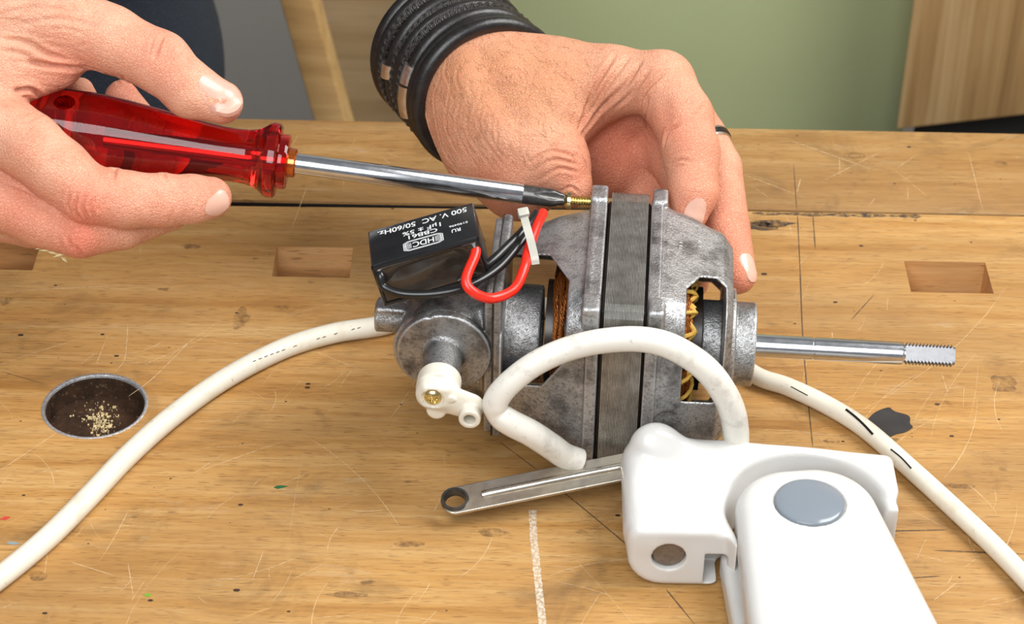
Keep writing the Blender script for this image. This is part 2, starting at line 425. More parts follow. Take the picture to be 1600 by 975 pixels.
t.set(Base_Color=c, Roughness=0.27, Specular_IOR_Level=0.5); M['abs'] = t.m
M['greycap'] = flat('grey_cap_plastic', lin(122, 130, 138), 0.16, 0, 0.03, 0.5)
M['rodend'] = flat('dull_rod_steel', lin(122, 114, 106), 0.45, 0.6, 0.2, 6, 0.3, 10)
M['thread'] = flat('threaded_steel', lin(142, 142, 144), 0.38, 0.95, 0.15, 6)
M['leather'] = flat('black_leather', lin(30, 26, 25), 0.36, 0, 0.3, 3, 0.5, 9)
t = NT('braided_leather'); ck = t.n('ShaderNodeTexWave'); ck.inputs['Scale'].default_value = 3.4; ck.inputs['Distortion'].default_value = 1.0
t.l(t.map((2, 2, 2), (0.4, 0.6, 0.8)), ck.inputs['Vector'])
t.set(Base_Color=t.ramp(ck.outputs[0], [(0.1, lin(18, 16, 16)), (0.9, lin(58, 50, 46))]), Roughness=0.42); t.bump(ck.outputs[0], 0.9, 0.06); M['braid'] = t.m
M['silver'] = flat('worn_silver', lin(196, 186, 176), 0.3, 0.95, 0.2, 4)
t = NT('dark_denim'); v = t.map((1, 1, 1)); a = t.noise(v, 7, 3, 0.6); w = t.n('ShaderNodeTexWave'); w.inputs['Scale'].default_value = 5; t.l(t.map((1, 1, 1), (0, 0, 0.7)), w.inputs['Vector'])
t.set(Base_Color=t.mix(t.g(a, 0.5, 0.75, 0, 0.6), lin(30, 36, 47), lin(58, 67, 82)), Roughness=0.85); t.bump(w.outputs[0], 0.3, 0.03); M['denim'] = t.m
M['shirt'] = flat('grey_cotton', lin(70, 72, 76), 0.85, 0, 0.1, 2)
t = NT('green_paint'); a = t.noise(t.map((1, 1, 1)), 0.08, 3); b = t.noise(t.map((1, 1, 1)), 6, 2)
t.set(Base_Color=t.mix(t.g(b, 0.3, 0.7, 0, 0.25), t.ramp(a, [(0.3, lin(178, 186, 138)), (0.7, lin(186, 194, 146))]), lin(170, 178, 132)), Roughness=0.6); M['green'] = t.m
t = NT('cabinet_veneer'); g1 = t.noise(t.map((0.9, 0.9, 0.035), (0, 0.0, 0)), 1, 5, 0.6, 0.5)
t.set(Base_Color=t.ramp(g1, [(0.32, lin(156, 120, 76)), (0.5, lin(184, 146, 96)), (0.68, lin(206, 172, 124))]), Roughness=0.45); M['veneer'] = t.m
M['beam'] = wood('trestle_pine', lin(150, 112, 64), lin(190, 150, 96), lin(208, 172, 118), lin(110, 78, 44), 0.4, 0.5, 0.2, 5, 1.3).m
M['greywall'] = flat('grey_wall', lin(240, 234, 226), 0.8, 0, 0.03, 0.03)
M['floor'] = flat('dark_floor', lin(92, 84, 76), 0.6, 0, 0.2, 0.05)
M['dark'] = flat('painted_shade', lin(40, 40, 38), 0.8, 0, 0.1)
# translucent red handle
t = NT('red_acetate'); n = t.noise(t.map((1, 1, 1)), 2, 3)
t.set(Base_Color=(0.66, 0.008, 0.006, 1), Roughness=0.05, IOR=1.46, Transmission_Weight=0.94, Specular_IOR_Level=0.5); M['redglass'] = t.m
t = NT('amber_acetate'); t.set(Base_Color=(0.95, 0.22, 0.02, 1), Roughness=0.08, IOR=1.46, Transmission_Weight=0.9); M['amber'] = t.m
# skin
t = NT('skin'); v = t.map((1, 1, 1)); att = t.n('ShaderNodeAttribute', attribute_name='tint'); sep = t.n('ShaderNodeSeparateColor'); t.l(att.outputs['Color'], sep.inputs[0])
a = t.noise(v, 0.8, 4, 0.6); b = t.noise(v, 5, 4, 0.65)
c = t.ramp(a, [(0.3, lin(216, 154, 124)), (0.7, lin(234, 182, 152))])
c = t.mix(t.g(sep.outputs[0], 0, 1, 0, 0.85), c, lin(222, 122, 98))
c = t.mix(t.g(sep.outputs[1], 0, 1, 0, 0.8), c, lin(196, 134, 92))
c = t.mix(t.g(b, 0.52, 0.72, 0, 0.35), c, lin(202, 118, 92))
c = t.mix(t.g(t.noise(v, 14, 3, 0.6), 0.50, 0.70, 0, 0.28), c, lin(190, 112, 84))
vor = t.voro(t.map((1, 1, 1)), 11.0, 'DISTANCE_TO_EDGE'); vor2 = t.voro(t.map((1.0, 1.6, 1)), 6.5, 'DISTANCE_TO_EDGE')
hgt = t.math('ADD', t.g(vor, 0.0, 0.16, 0, 0.5), t.math('ADD', t.g(vor2, 0, 0.12, 0, 0.7), t.math('ADD', t.math('MULTIPLY', t.noise(v, 16, 3), 0.5), t.math('MULTIPLY', t.noise(t.map((1.3, 7, 7), (0.2, 0.3, 0.5)), 1.6, 3, 0.6), 1.2))))
t.set(Base_Color=c, Roughness=t.g(b, 0.3, 0.7, 0.40, 0.52), Subsurface_Weight=0.22, Subsurface_Radius=(1.0, 0.35, 0.18), Subsurface_Scale=0.003, Specular_IOR_Level=0.42)
t.bump(hgt, 0.6, 0.04); M['skin'] = t.m
M['nail'] = flat('fingernail', lin(214, 164, 146), 0.28, 0, 0.06, 1.5, 0.15, 6, Subsurface_Weight=0.15, Subsurface_Radius=(1, 0.4, 0.3), Subsurface_Scale=0.002)
M['nailpale'] = flat('pale_fingernail', lin(216, 170, 150), 0.25, 0, 0.05, 1.5)

# ================================================================== SETTING
def struct(o): o['kind'] = 'structure'; return o
FZ = -88.0
struct(MB().box((-220, -160, FZ - 4), (220, 150, FZ)).build('floor', M['floor'], sharp=30))
struct(MB().box((-220, 140, FZ), (220, 146, 150)).build('wall_back', M['greywall'], sharp=30))

# ================================================================== WORKBENCH
GAPY = 7.10
bench = empty('workbench', (0, -8, FZ), 'scratched beech workbench with square dog holes, carrying the motor', 'workbench')
def boolean_cut(o, cutters):
    for c in cutters:
        md = o.modifiers.new('cut', 'BOOLEAN'); md.object = c; md.operation = 'DIFFERENCE'; md.solver = 'EXACT'
    bpy.context.view_layer.update()
    dg = bpy.context.evaluated_depsgraph_get(); me = bpy.data.meshes.new_from_object(o.evaluated_get(dg))
    o.modifiers.clear(); old = o.data; o.data = me; bpy.data.meshes.remove(old)
    for c in cutters: bpy.data.objects.remove(c, do_unlink=True)
gapx = [(-60, 0.62), (-12, 0.50), (0, 0.34), (9, 0.16), (60, 0.12)]
fp = MB().prism([(-60, -34), (60, -34)] + [(x, GAPY + 0.10 - g_) for x, g_ in gapx[::-1]], lambda u, v, h: np.array([u, v, h]), -6.0, 0.0).build('plank', [M['bench'], M['mortise']], bench, sharp=30)
holes = [(-21.1, -18.07), (-9.05, -6.13), (2.95, 5.95), (14.95, 18.05), (27.0, 30.0), (-33.0, -30.0)]
cut = []
for (x0, x1) in holes:
    y0, y1 = (1.98, 3.97) if x0 < 10 else (1.76, 3.81)
    if x0 < -15: y0, y1 = 2.08, 4.1
    cut.append(MB().box((x0, y0, -9), (x1, y1, 1)).build('cutter', M['mortise'], sharp=30))
HC = np.array([-14.44, -6.02, 0.0])
cut.append(MB().lathe(HC + [0, 0, -1.1], (0, 0, 1), [(0, 1.84), (3, 1.84)], 64).build('cutter', M['mortise'], sharp=30))
boolean_cut(fp, cut)
fp.data.polygons.foreach_set('use_smooth', [False] * len(fp.data.polygons))
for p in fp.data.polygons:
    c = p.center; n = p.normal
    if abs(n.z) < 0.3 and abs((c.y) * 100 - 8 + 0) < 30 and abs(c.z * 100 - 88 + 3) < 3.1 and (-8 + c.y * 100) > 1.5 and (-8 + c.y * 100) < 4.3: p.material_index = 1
rp = MB().box((-60, GAPY + 0.10, -6.0), (60, 13.35, 0.0), ch=0.10).build('plank', M['bench2'], bench, sharp=30)
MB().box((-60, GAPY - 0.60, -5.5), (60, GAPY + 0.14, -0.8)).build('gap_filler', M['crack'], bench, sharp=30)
MB().box((-60, GAPY + 0.05, -0.9), (4.0, GAPY + 0.105, -0.13)).build('joint_strip', M['crack'], bench, sharp=30)  # near-black strip on the rear plank's face inside the joint
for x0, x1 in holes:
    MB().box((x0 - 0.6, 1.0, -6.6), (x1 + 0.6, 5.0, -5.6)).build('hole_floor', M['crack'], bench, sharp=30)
# lined round hole
liner = MB()
n = 64; prof = [(1.84, -0.10), (1.84, 0.015), (1.81, 0.03), (1.74, 0.02), (1.71, -0.03), (1.71, -0.10)]
V = [HC + [r * math.cos(2 * math.pi * k / n), r * math.sin(2 * math.pi * k / n), z] for r, z in prof for k in range(n)]
Fq = [[i * n + k, i * n + (k + 1) % n, ((i + 1) % 6) * n + (k + 1) % n, ((i + 1) % 6) * n + k] for i in range(6) for k in range(n)]
M['liner'] = cast('hole_liner_steel', lin(104, 92, 78), 0.7, 0.4, 0.6)
t = NT('rusty_steel'); a = t.noise(t.map((1, 1, 1)), 1.3, 5, 0.65); b = t.noise(t.map((1, 1, 1)), 8, 3, 0.6)
t.set(Base_Color=t.mix(t.g(b, 0.6, 0.72, 0, 0.6), t.ramp(a, [(0.3, lin(40, 30, 24)), (0.7, lin(84, 60, 42))]), lin(150, 130, 104)), Metallic=0.35, Roughness=0.5); M['rust'] = t.m
tag(liner.add(V, Fq).build('hole_liner', M['liner'], bench, sharp=40), 'worn steel lining ring of the round bench hole')
MB().lathe(HC + [0, 0, -1.1], (0, 0, 1), [(0, 1.83), (0.16, 1.83)], 48).build('hole_plug', M['rust'], bench, sharp=30)
V = [HC + [r * math.cos(2 * math.pi * k / n), r * math.sin(2 * math.pi * k / n), z] for r, z in [(1.835, -1.05), (1.835, -0.10), (1.72, -0.10), (1.72, -1.05)] for k in range(n)]
MB().add(V, [[i * n + k, i * n + (k + 1) % n, ((i + 1) % 4) * n + (k + 1) % n, ((i + 1) % 4) * n + k] for i in range(4) for k in range(n)]).build('hole_sleeve', M['rust'], bench, sharp=40)
saw = MB()
for i in range(260):
    u = rng.normal(0, 1, 2) * rng.choice([0.5, 1.0, 1.6]); p = HC + [0.10 + u[0] * 0.28 - 0.1 * u[1], 0.15 + u[1] * 0.55, -0.93]; s_ = 0.006 + rng.exponential(0.014)
    if np.hypot(*(p - HC)[:2]) > 1.5: continue
    saw.box(p - [s_, s_, 0.03], p + [s_ * rng.uniform(0.4, 1.4), s_, 0.03])
M['sawdust'] = flat('sawdust', lin(206, 184, 136), 0.8, 0, 0.25, 4)
tag(saw.build('sawdust', M['sawdust'], bench, smooth=False), kind='stuff')

# marks with a shape of their own: chalk line, pencil lines, ink, scratches
def strip(mb, pts, w, z=0.006, taper=True, wob=0.0):
    P = np.array([list(onZ(*p)) if len(p) == 2 else list(p) for p in pts]); P[:, 2] = z
    T = np.gradient(P, axis=0); T /= np.linalg.norm(T, axis=1)[:, None] + 1e-9; N = np.stack([-T[:, 1], T[:, 0], T[:, 2] * 0], 1)
    m = len(P); ww = np.full(m, w / 2) * (1 + wob * rng.uniform(-1, 1, m))
    if taper: ww[0] *= 0.2; ww[-1] *= 0.2
    V = list(P + N * ww[:, None]) + list(P - N * ww[:, None])
    mb.add(V, [[i, i + 1, m + i + 1, m + i] for i in range(m - 1)])
def decal_mat(name, col, alpha, nsc=6.0, thr=0.45, rough=0.7):
    t = NT(name); n_ = t.noise(t.map((1, 1, 1)), nsc, 4, 0.7)
    t.set(Base_Color=t.ramp(n_, [(0.3, col), (0.7, tuple(min(1, c * 1.15) for c in col[:3]) + (1,))]), Roughness=rough, Alpha=t.g(n_, thr - 0.12, thr + 0.12, alpha * 0.15, alpha))
    return t.m
M['chalk'] = decal_mat('chalk_mark', lin(220, 208, 188), 0.75, 9, 0.48)
M['pencil'] = decal_mat('pencil_mark', lin(84, 66, 50), 0.8, 6, 0.40)
M['inkm'] = flat('black_paint_spot', lin(48, 46, 46), 0.42, 0, 0.15, 1.5)
M['scratch'] = decal_mat('pale_scratch', lin(228, 200, 156), 0.55, 5, 0.44)
M['stain'] = decal_mat('brown_stain', lin(100, 72, 46), 0.5, 2.8, 0.54)
M['soot'] = decal_mat('grey_grime', lin(58, 52, 48), 0.85, 3.5, 0.50)
b = MB(); strip(b, spline([(832, 797), (834, 840), (838, 880), (842, 920), (848, 975), (853, 1010)], 14), 0.24, taper=False, wob=0.12)
tag(b.build('chalk_line', M['chalk'], bench, smooth=False), 'faint white chalk line running toward the viewer')
b = MB()
for pts, w in [([(1240, 255), (1245, 330)], 0.03), ([(1246, 335), (1250, 420), (1254, 520), (1262, 620), (1270, 700)], 0.045), ([(1270, 335), (1274, 390)], 0.045),
               ([(860, 755), (900, 785), (990, 860)], 0.05), ([(780, 690), (840, 735)], 0.03), ([(1366, 460), (1330, 500)], 0.04), ([(1040, 920), (1085, 975)], 0.05), ([(0, 580), (70, 600)], 0.03),
               ([(1380, 830), (1480, 828)], 0.08), ([(1460, 860), (1600, 866)], 0.07), ([(1400, 905), (1470, 900)], 0.05)]:
    strip(b, spline(pts, 6), w, wob=0.3)
for rx_, ry_ in ((0.42, 0.20), (0.26, 0.11)):
    kc = onZ(1335, 243); strip(b, [(kc[0] + rx_ * math.cos(q), kc[1] + ry_ * math.sin(q), 0) for q in np.linspace(0, 6.28, 24)], 0.03, wob=0.3)
tag(b.build('pencil_lines', M['pencil'], bench, smooth=False), kind='stuff')
q = [(1356, 655), (1368, 644), (1388, 637), (1398, 643), (1420, 650), (1422, 662), (1426, 668), (1414, 676), (1400, 679), (1388, 683), (1374, 672), (1362, 664)]
P = spline([tuple(onZ(*p)) for p in q + [q[0]]], 5)[:-1]
b = MB(); nn = len(P); b.add([p + [0, 0, 0.004] for p in P] + [p + [0, 0, 0.012] for p in P], [list(range(nn, 2 * nn))] + [[i, (i + 1) % nn, nn + (i + 1) % nn, nn + i] for i in range(nn)])
tag(b.build('paint_spot', M['inkm'], bench, smooth=False), 'black paint spot beside the right cable')
b = MB()
for i in range(300):
    x, y = rng.uniform(-24, 24), rng.choice([rng.uniform(-18, 6.8), rng.uniform(-17, -2)])
    a_ = rng.choice([rng.normal(0.4, 0.5), rng.normal(1.35, 0.35), rng.uniform(0, 3.1)]); L_ = rng.exponential(0.9) + 0.25; cu = rng.normal(0, 0.12)
    pts = [(x + L_ * u * math.cos(a_ + cu * u), y + L_ * u * math.sin(a_ + cu * u), 0) for u in np.linspace(-1, 1, 7)]
    if max(p[1] for p in pts) > 6.9: continue
    if any(h0 - 0.1 < p[0] < h1 + 0.1 and 1.6 < p[1] < 4.2 for p in pts for h0, h1 in holes): continue
    if any(np.hypot(p[0] - HC[0], p[1] - HC[1]) < 1.95 for p in pts): continue
    strip(b, pts, rng.uniform(0.008, 0.024), 0.004, wob=0.5)
for i in range(60):
    x, y = rng.uniform(-24, 24), rng.uniform(7.5, 13); a_ = rng.uniform(0, 3.1); L_ = rng.exponential(0.7) + 0.2
    pts = [(x + L_ * u * math.cos(a_), y + L_ * u * math.sin(a_), 0) for u in np.linspace(-1, 1, 5)]
    if max(p[1] for p in pts) < 13.2 and min(p[1] for p in pts) > 7.4: strip(b, pts, rng.uniform(0.012, 0.03), 0.004, wob=0.5)
for pts in [[(300, 530), (240, 590), (200, 620)], [(345, 500), (260, 560)], [(95, 672), (0, 735)], [(440, 690), (300, 740)], [(200, 505), (195, 560), (180, 580)], [(170, 520), (150, 570)], [(480, 290), (455, 360)],
            [(412, 860), (395, 905)], [(110, 878), (180, 900)], [(200, 880), (208, 930)], [(420, 905), (330, 905)]]:
    strip(b, spline(pts, 5), 0.03, 0.005, wob=0.4)
tag(b.build('scratches', M['scratch'], bench, smooth=False), kind='stuff')
b = MB()
def blob(mb, px, py, rx, ry, z=0.007, seed=None):
    c = onZ(px, py); k_ = 18; rr = 1 + 0.35 * rng.uniform(-1, 1, k_); rr = (rr + np.roll(rr, 1)) / 2
    mb.add([c + [rx * rr[i] * math.cos(2 * math.pi * i / k_), ry * rr[i] * math.sin(2 * math.pi * i / k_), z] for i in range(k_)], [list(range(k_))])
for (x, y, rx, ry) in [(1570, 600, 0.5, 0.5), (375, 500, 0.35, 0.7), (300, 385, .4, .2), (768, 832, 0.5, 0.22), (910, 832, 0.2, 0.12), (640, 850, .5, .15), (10, 470, .3, .25), (1200, 815, .3, .1),
                       (60, 900, .3, .2), (1500, 760, .6, .12), (1300, 690, .3, .1), (540, 930, .7, .15), (440, 480, .3, .15)]: blob(b, x, y, rx, ry)
tag(b.build('stains', M['stain'], bench, smooth=False), kind='stuff')
b = MB()
for (x, y, rx, ry) in [(1205, 349, 0.9, 0.22), (1190, 354, 0.6, 0.3)]: blob(b, x, y, rx, ry)
P0 = [onZ(x, 0 * x + 331 + (x - 1180) * 0.02) for x in np.linspace(1175, 1440, 30)]
strip(b, [(p[0], p[1] - 0.10, 0) for p in P0], 0.22, 0.007, wob=0.5)
tag(b.build('joint_grime', M['soot'], bench, smooth=False), kind='stuff')
M['dots'] = flat('dark_speck', lin(60, 42, 28), 0.6, 0, 0.2)
b = MB()
for i in range(170):
    x, y = rng.uniform(-24, 24), rng.uniform(-17, 13); r_ = abs(rng.normal(0.02, 0.025)) + 0.012
    if 6.8 < y < 7.4 or any(h0 - .1 < x < h1 + .1 and 1.6 < y < 4.2 for h0, h1 in holes) or np.hypot(x - HC[0], y - HC[1]) < 2: continue
    b.add([(x + 1.6 * r_ * math.cos(q_), y + r_ * math.sin(q_), 0.009) for q_ in np.arange(6) * math.pi / 3], [list(range(6))])
tag(b.build('specks', M['dots'], bench, smooth=False), kind='stuff')
for nm, colr, pts in [('green_fleck', lin(110, 150, 40), [(225, 930), (236, 930)]), ('grey_fleck', lin(130, 140, 140), [(10, 848), (32, 850)]), ('red_fleck', lin(190, 60, 50), [(0, 812), (16, 808)]), ('dark_green_fleck', lin(40, 90, 50), [(428, 762), (450, 760)])]:
    b = MB(); strip(b, spline(pts, 4), 0.13, 0.01, wob=0.6); b.build(nm, flat(nm, colr, 0.6, 0, 0.1), bench, smooth=False)
# splinters torn from the left dog hole edge
b = MB()
for (x, y, a_) in [(70, 392, 0.1), (82, 396, -0.4), (92, 400, 0.5), (100, 406, -0.9), (64, 388, 0.4)]:
    c_ = onZ(x, y); d_ = np.array([math.cos(a_), math.sin(a_), 0]); e_ = np.array([-d_[1], d_[0], 0])
    b.add([c_ - d_ * 0.25 + [0, 0, 0.01], c_ + e_ * 0.07 + [0, 0, 0.05], c_ + d_ * 0.28 + [0, 0, 0.01], c_ - e_ * 0.07 + [0, 0, 0.02]], [[0, 1, 2], [0, 2, 3]])
tag(b.build('splinters', M['sawdust'], bench, smooth=False), kind='stuff')
# bench legs (below the top)
for x in (-52, 52):
    for y in (-26, 8): MB().box((x - 4, y - 4, FZ), (x + 4, y + 4, -6.0), ch=0.3).build('leg', M['bench'], bench, sharp=30)

# ================================================================== BACKGROUND THINGS
# green painted board
a0, a1 = onY(742, 100, 58), onY(1412, 100, 58)
gp = MB().box((a0[0], 58, FZ), (a1[0] + 0.5, 60.5, 20), ch=0.2).build('green_board', M['green'], sharp=30)
tag(gp, 'sage green painted board standing behind the workbench', 'board')
# wooden cabinet at the right with dark painted shade beneath
p0 = onY(1414, 100, 52.0); zb = onY(1410, 203, 52.0)[2]
ct = empty('cabinet', (p0[0] + 20, 62, FZ), 'wood veneer cabinet side with dark painted shade beneath, right of the green board', 'cabinet')
yaw = math.radians(14)
def cf(v):
    c_, s_ = math.cos(yaw), math.sin(yaw); return np.array([p0[0] + v[0] * c_ + v[1] * 0.27, 52.0 + v[0] * s_ + v[1] * 0.96, v[2]])
MB().box((0, 0, zb), (45, 4.8, 40), cf, 0.15).build('body', M['veneer'], ct, sharp=30)
MB().box((1.0, 2.0, FZ), (44, 4.6, zb), cf).build('under_shade', M['dark'], ct, sharp=30)  # dark block that paints the shadow gap under the cabinet
# leaning trestle leg
A = onY(452, -60, 46); B_ = onY(535, 240, 46)
u = (A - B_) / np.linalg.norm(A - B_); w = np.array([1.0, 0.0, 0]); w = w - u * (w @ u); w /= np.linalg.norm(w); k_ = np.cross(u, w)
bf = lambda v: B_ + w * v[0] + k_ * v[1] + u * v[2]
L0 = (B_[2] - FZ) / u[2]
be = MB().box((-0.9, -1.0, -L0), (0.9, 1.6, 14), bf, 0.15).build('trestle_leg', M['beam'], origin=bf((0, 0, -L0)), sharp=30)
tag(be, 'slanting pine trestle leg behind the bench beside the grey wall', 'wooden leg')

A2 = onY(575, 100, 62)
M['brownboard'] = wood('brown_board', lin(196, 160, 112), lin(220, 184, 136), lin(236, 204, 160), lin(150, 118, 84), 0.4, 0.55, 0.2, 7, 1.3).m
u2 = u * 1.0; bf2 = lambda v: onY(505, 100, 64) + np.array([1.0, 0, 0]) * v[0] + np.array([0, 1.0, 0]) * v[1] + u2 * v[2]
zz = onY(505, 100, 64)[2]; L2 = (zz - FZ) / u2[2]
tag(MB().box((-0.5, 0, -L2), (9.5, 2.0, 24), bf2, 0.15).build('leaning_board', M['brownboard'], origin=bf2((0, 0, -L2)), sharp=30), 'darker brown board leaning behind the trestle leg and wrist', 'board')

# ================================================================== MOTOR
X_, Y_, Z_ = np.eye(3)
motor = empty('fan_motor', (MO[0], MO[1], 0.0), 'dismantled grey cast fan motor with gearbox and long shaft on the bench', 'motor')
def vmesh(name, vol, m, parent, sharp=None):
    V, Q = vol.mesh(); return mesh(name, toW(V), Q, m, parent, True, sharp)
lw = lambda v: toW(v)
def rsq(a, b, r):
    """rounded-square profile along x; a(x) half size function given by sample points"""
    def fn(X, Y, Z):
        h_ = np.interp(X[:, 0, 0], [p[0] for p in a], [p[1] for p in a])[:, None, None]; rr = np.interp(X[:, 0, 0], [p[0] for p in r], [p[1] for p in r])[:, None, None]
        q0 = np.abs(Y) - (h_ - rr); q1 = np.abs(Z) - (h_ - rr)
        d = np.sqrt(np.maximum(q0, 0) ** 2 + np.maximum(q1, 0) ** 2) + np.minimum(np.maximum(q0, q1), 0) - rr
        x0, x1 = b; dx = np.maximum(x0 - X, X - x1)
        return np.maximum(d * 0.95, dx)
    m = max(p[1] for p in a); return fn, (np.array([b[0], -m, -m]), np.array([b[1], m, m]))
vd = np.array([0, -0.80, 0.60]); ud = np.array([0, 0.60, 0.80])     # window axis and its perpendicular
H = 0.05
# ---- left end bell
v = Vol((-4.6, -4.1, -4.1), (-0.6, 4.1, 4.1), H)
prof = [(-4.3, 2.35), (-4.0, 2.62), (-3.3, 2.98), (-2.4, 3.22), (-1.4, 3.36), (-0.7, 3.42)]; rad = [(-4.3, 1.7), (-3, 1.7), (-1.3, 1.3), (-0.7, 1.2)]
v.add(rsq(prof, (-4.25, -0.78), rad), 0)
v.add(rsq([(-2, 3.52), (0, 3.52)], (-1.18, -0.78), [(-2, 0.8), (0, 0.8)]), 0.08)
for sy in (-1, 1):
    for sz in (-1, 1):
        v.add(rbox((-1.06, 3.22 * sy, 3.18 * sz), (0.29, 0.46, 0.44), 0.10), 0.06)
v.sub(rsq([(p[0] + 0.0, p[1] - 0.32) for p in prof], (-4.0, 0), [(p[0], p[1] - 0.3) for p in rad]), 0.1)
win = [(-3.95, 2.45), (-2.55, 2.45), (-1.85, 1.62), (-1.85, -1.0), (-2.6, -1.85), (-3.95, -1.85)]
v.sub(extr(win, X_, ud, vd, 0.2, 6.0), 0.05)
v.sub(extr(win, X_, ud, vd, -6.0, -0.2), 0.05)
# raised lip round the window, ribs on the flange
v.add(rbox((-1.22, 0, 3.42), (0.10, 3.0, 0.10), 0.05), 0.08)
v.add(cyl((-4.0, 0, -0.1), (-2.75, 0, -0.1), 1.62, 0.10), 0.1)
v.sub(cyl((-3.0, 0, -0.1), (-2.5, 0, -0.1), 1.15, 0.05), 0)
bellL = vmesh('end_bell', v, M['cast'], motor)
tag(bellL, 'gearbox-side cast end bell')
# ---- right end bell
v = Vol((0.5, -4.1, -4.1), (4.7, 4.1, 4.1), H)
prof = [(0.7, 3.46), (1.3, 3.42), (2.2, 3.18), (2.7, 2.98), (3.2, 2.84), (3.5, 2.55), (3.62, 2.4)]; rad = [(0.7, 0.9), (1.5, 1.0), (3.0, 0.9), (3.6, 1.0)]
v.add(rsq(prof, (0.74, 3.55), rad), 0)
v.add(rsq([(0, 3.52), (2, 3.52)], (0.74, 1.12), [(0, 0.8), (2, 0.8)]), 0.08)
for sy in (-1, 1):
    for sz in (-1, 1):
        v.add(rbox((1.02, 3.22 * sy, 3.18 * sz), (0.26, 0.44, 0.42), 0.10), 0.06)
v.sub(rsq([(p[0], p[1] - 0.34) for p in prof], (0, 3.25), [(p[0], max(0.3, p[1] - 0.3)) for p in rad]), 0.1)
win = [(1.98, 1.55), (2.42, 1.98), (2.95, 1.98), (3.28, 1.7), (3.28, -1.75), (3.05, -2.1), (1.98, -2.1)]
v.sub(extr(win, X_, ud, vd, 0.2, 6.0), 0.04)
v.sub(extr(win, X_, ud, vd, -6.0, -0.2), 0.04)
v.add(cyl((2.6, 0, -0.1), (4.42, 0, -0.12), 1.42, 0.06), 0.08)
v.add(cyl((3.5, 0, -0.1), (3.72, 0, -0.1), 1.85, 0.06), 0.06)
v.sub(cyl((4.3, 0, -0.15), (4.6, 0, -0.15), 0.62, 0.03), 0)
v.add(cone((1.5, -3.25, -1.9), (2.6, -2.75, -2.5), 0.38, 0.30), 0.15)
v.add(cone((1.3, -3.3, -2.9), (2.9, -2.2, -2.9), 0.35, 0.25), 0.2)
v.sub(cyl((1.55, -4.2, -1.0), (1.55, -3.25, -1.0), 0.42, 0.05), 0.05)
bellR = vmesh('end_bell', v, M['cast'], motor)
tag(bellR, 'shaft-side cast end bell')
# ---- laminated stator core: thin sheets
b = MB(); nl = 24
for i in range(nl):
    x0 = -0.63 + 1.26 * i / nl; a_ = 3.56 - (0.015 if i % 2 else 0)
    r_ = 0.35; poly = []
    for sy, sz, q0 in ((1, 1, 0), (-1, 1, 90), (-1, -1, 180), (1, -1, 270)):
        for q in (0, 45, 90): poly.append((sy * (a_ - r_) + r_ * math.cos(math.radians(q0 + q)), sz * (a_ - r_) + r_ * math.sin(math.radians(q0 + q))))
    b.prism(poly, lambda y, z, x: toW((x, y, z)), x0, x0 + 1.26 / nl - 0.012)
tag(b.build('stator_core', M['lam'], motor, smooth=False), 'stack of thin steel laminations', kind='stuff')
b = MB().box((-0.80, -3.3, -3.3), (0.76, 3.3, 3.3), lw, 0.2)
b.build('core_spacer', M['varnish'], motor)
# ---- copper winding heads
for x, rx in ((-1.75, 0.62), (1.75, 0.55)):
    wb = MB()
    for k in range(4):
        for j in range(46):
            rr_ = rx * math.sqrt(rng.uniform(0.25, 1)); aa = rng.uniform(0, 2 * math.pi); tw = rng.uniform(-0.5, 0.5); q0 = math.radians(45 + 90 * k - 43 + rng.uniform(-4, 4)); q1 = math.radians(45 + 90 * k + 43 + rng.uniform(-4, 4))
            pts = []
            for u_ in np.linspace(0, 1, 9):
                q = q0 + (q1 - q0) * u_; a2 = aa + tw * (u_ - 0.5) * 2; R_ = 2.12 + rr_ * math.cos(a2) * (0.85 + 0.3 * u_ * (1 - u_)); pts.append(toW((x + rr_ * math.sin(a2), R_ * math.cos(q), R_ * math.sin(q))))
            wb.tube(pts, 0.05, 6, False)
    tag(wb.build('winding', M['copper'], motor), 'copper winding head', kind='stuff')
    MB().lathe(toW((x - (0.1 if x < 0 else -0.1), 0, 0)), MM[0], [(-0.75, 1.75), (0.75, 1.75)], 40).build('winding_core', M['varnish'], motor)
b = MB()
for (q, s_) in [(1.75, 0), (2.35, 0.5), (2.9, 1.1)]:
    P = [toW((2.2 + 0.12 * math.sin(5 * k + s_), (2.25 + 0.12 * math.sin(3 * k)) * math.cos(q + 0.22 * k), (2.25) * math.sin(q + 0.22 * k))) for k in np.linspace(-1.5, 1.5, 14)]
    b.tube(P, 0.09, 8)
for k in np.linspace(1.2, 3.6, 9):
    P = [toW((1.75 + 0.62 * math.cos(q), (2.1 + 0.6 * math.sin(q)) * math.cos(k + 0.08 * q), (2.1 + 0.6 * math.sin(q)) * math.sin(k + 0.08 * q))) for q in np.linspace(-0.6, 2.6, 10)]
    b.tube(P, 0.07, 6)
tag(b.build('lacing_cord', M['twine'], motor), 'yellow lacing cord')
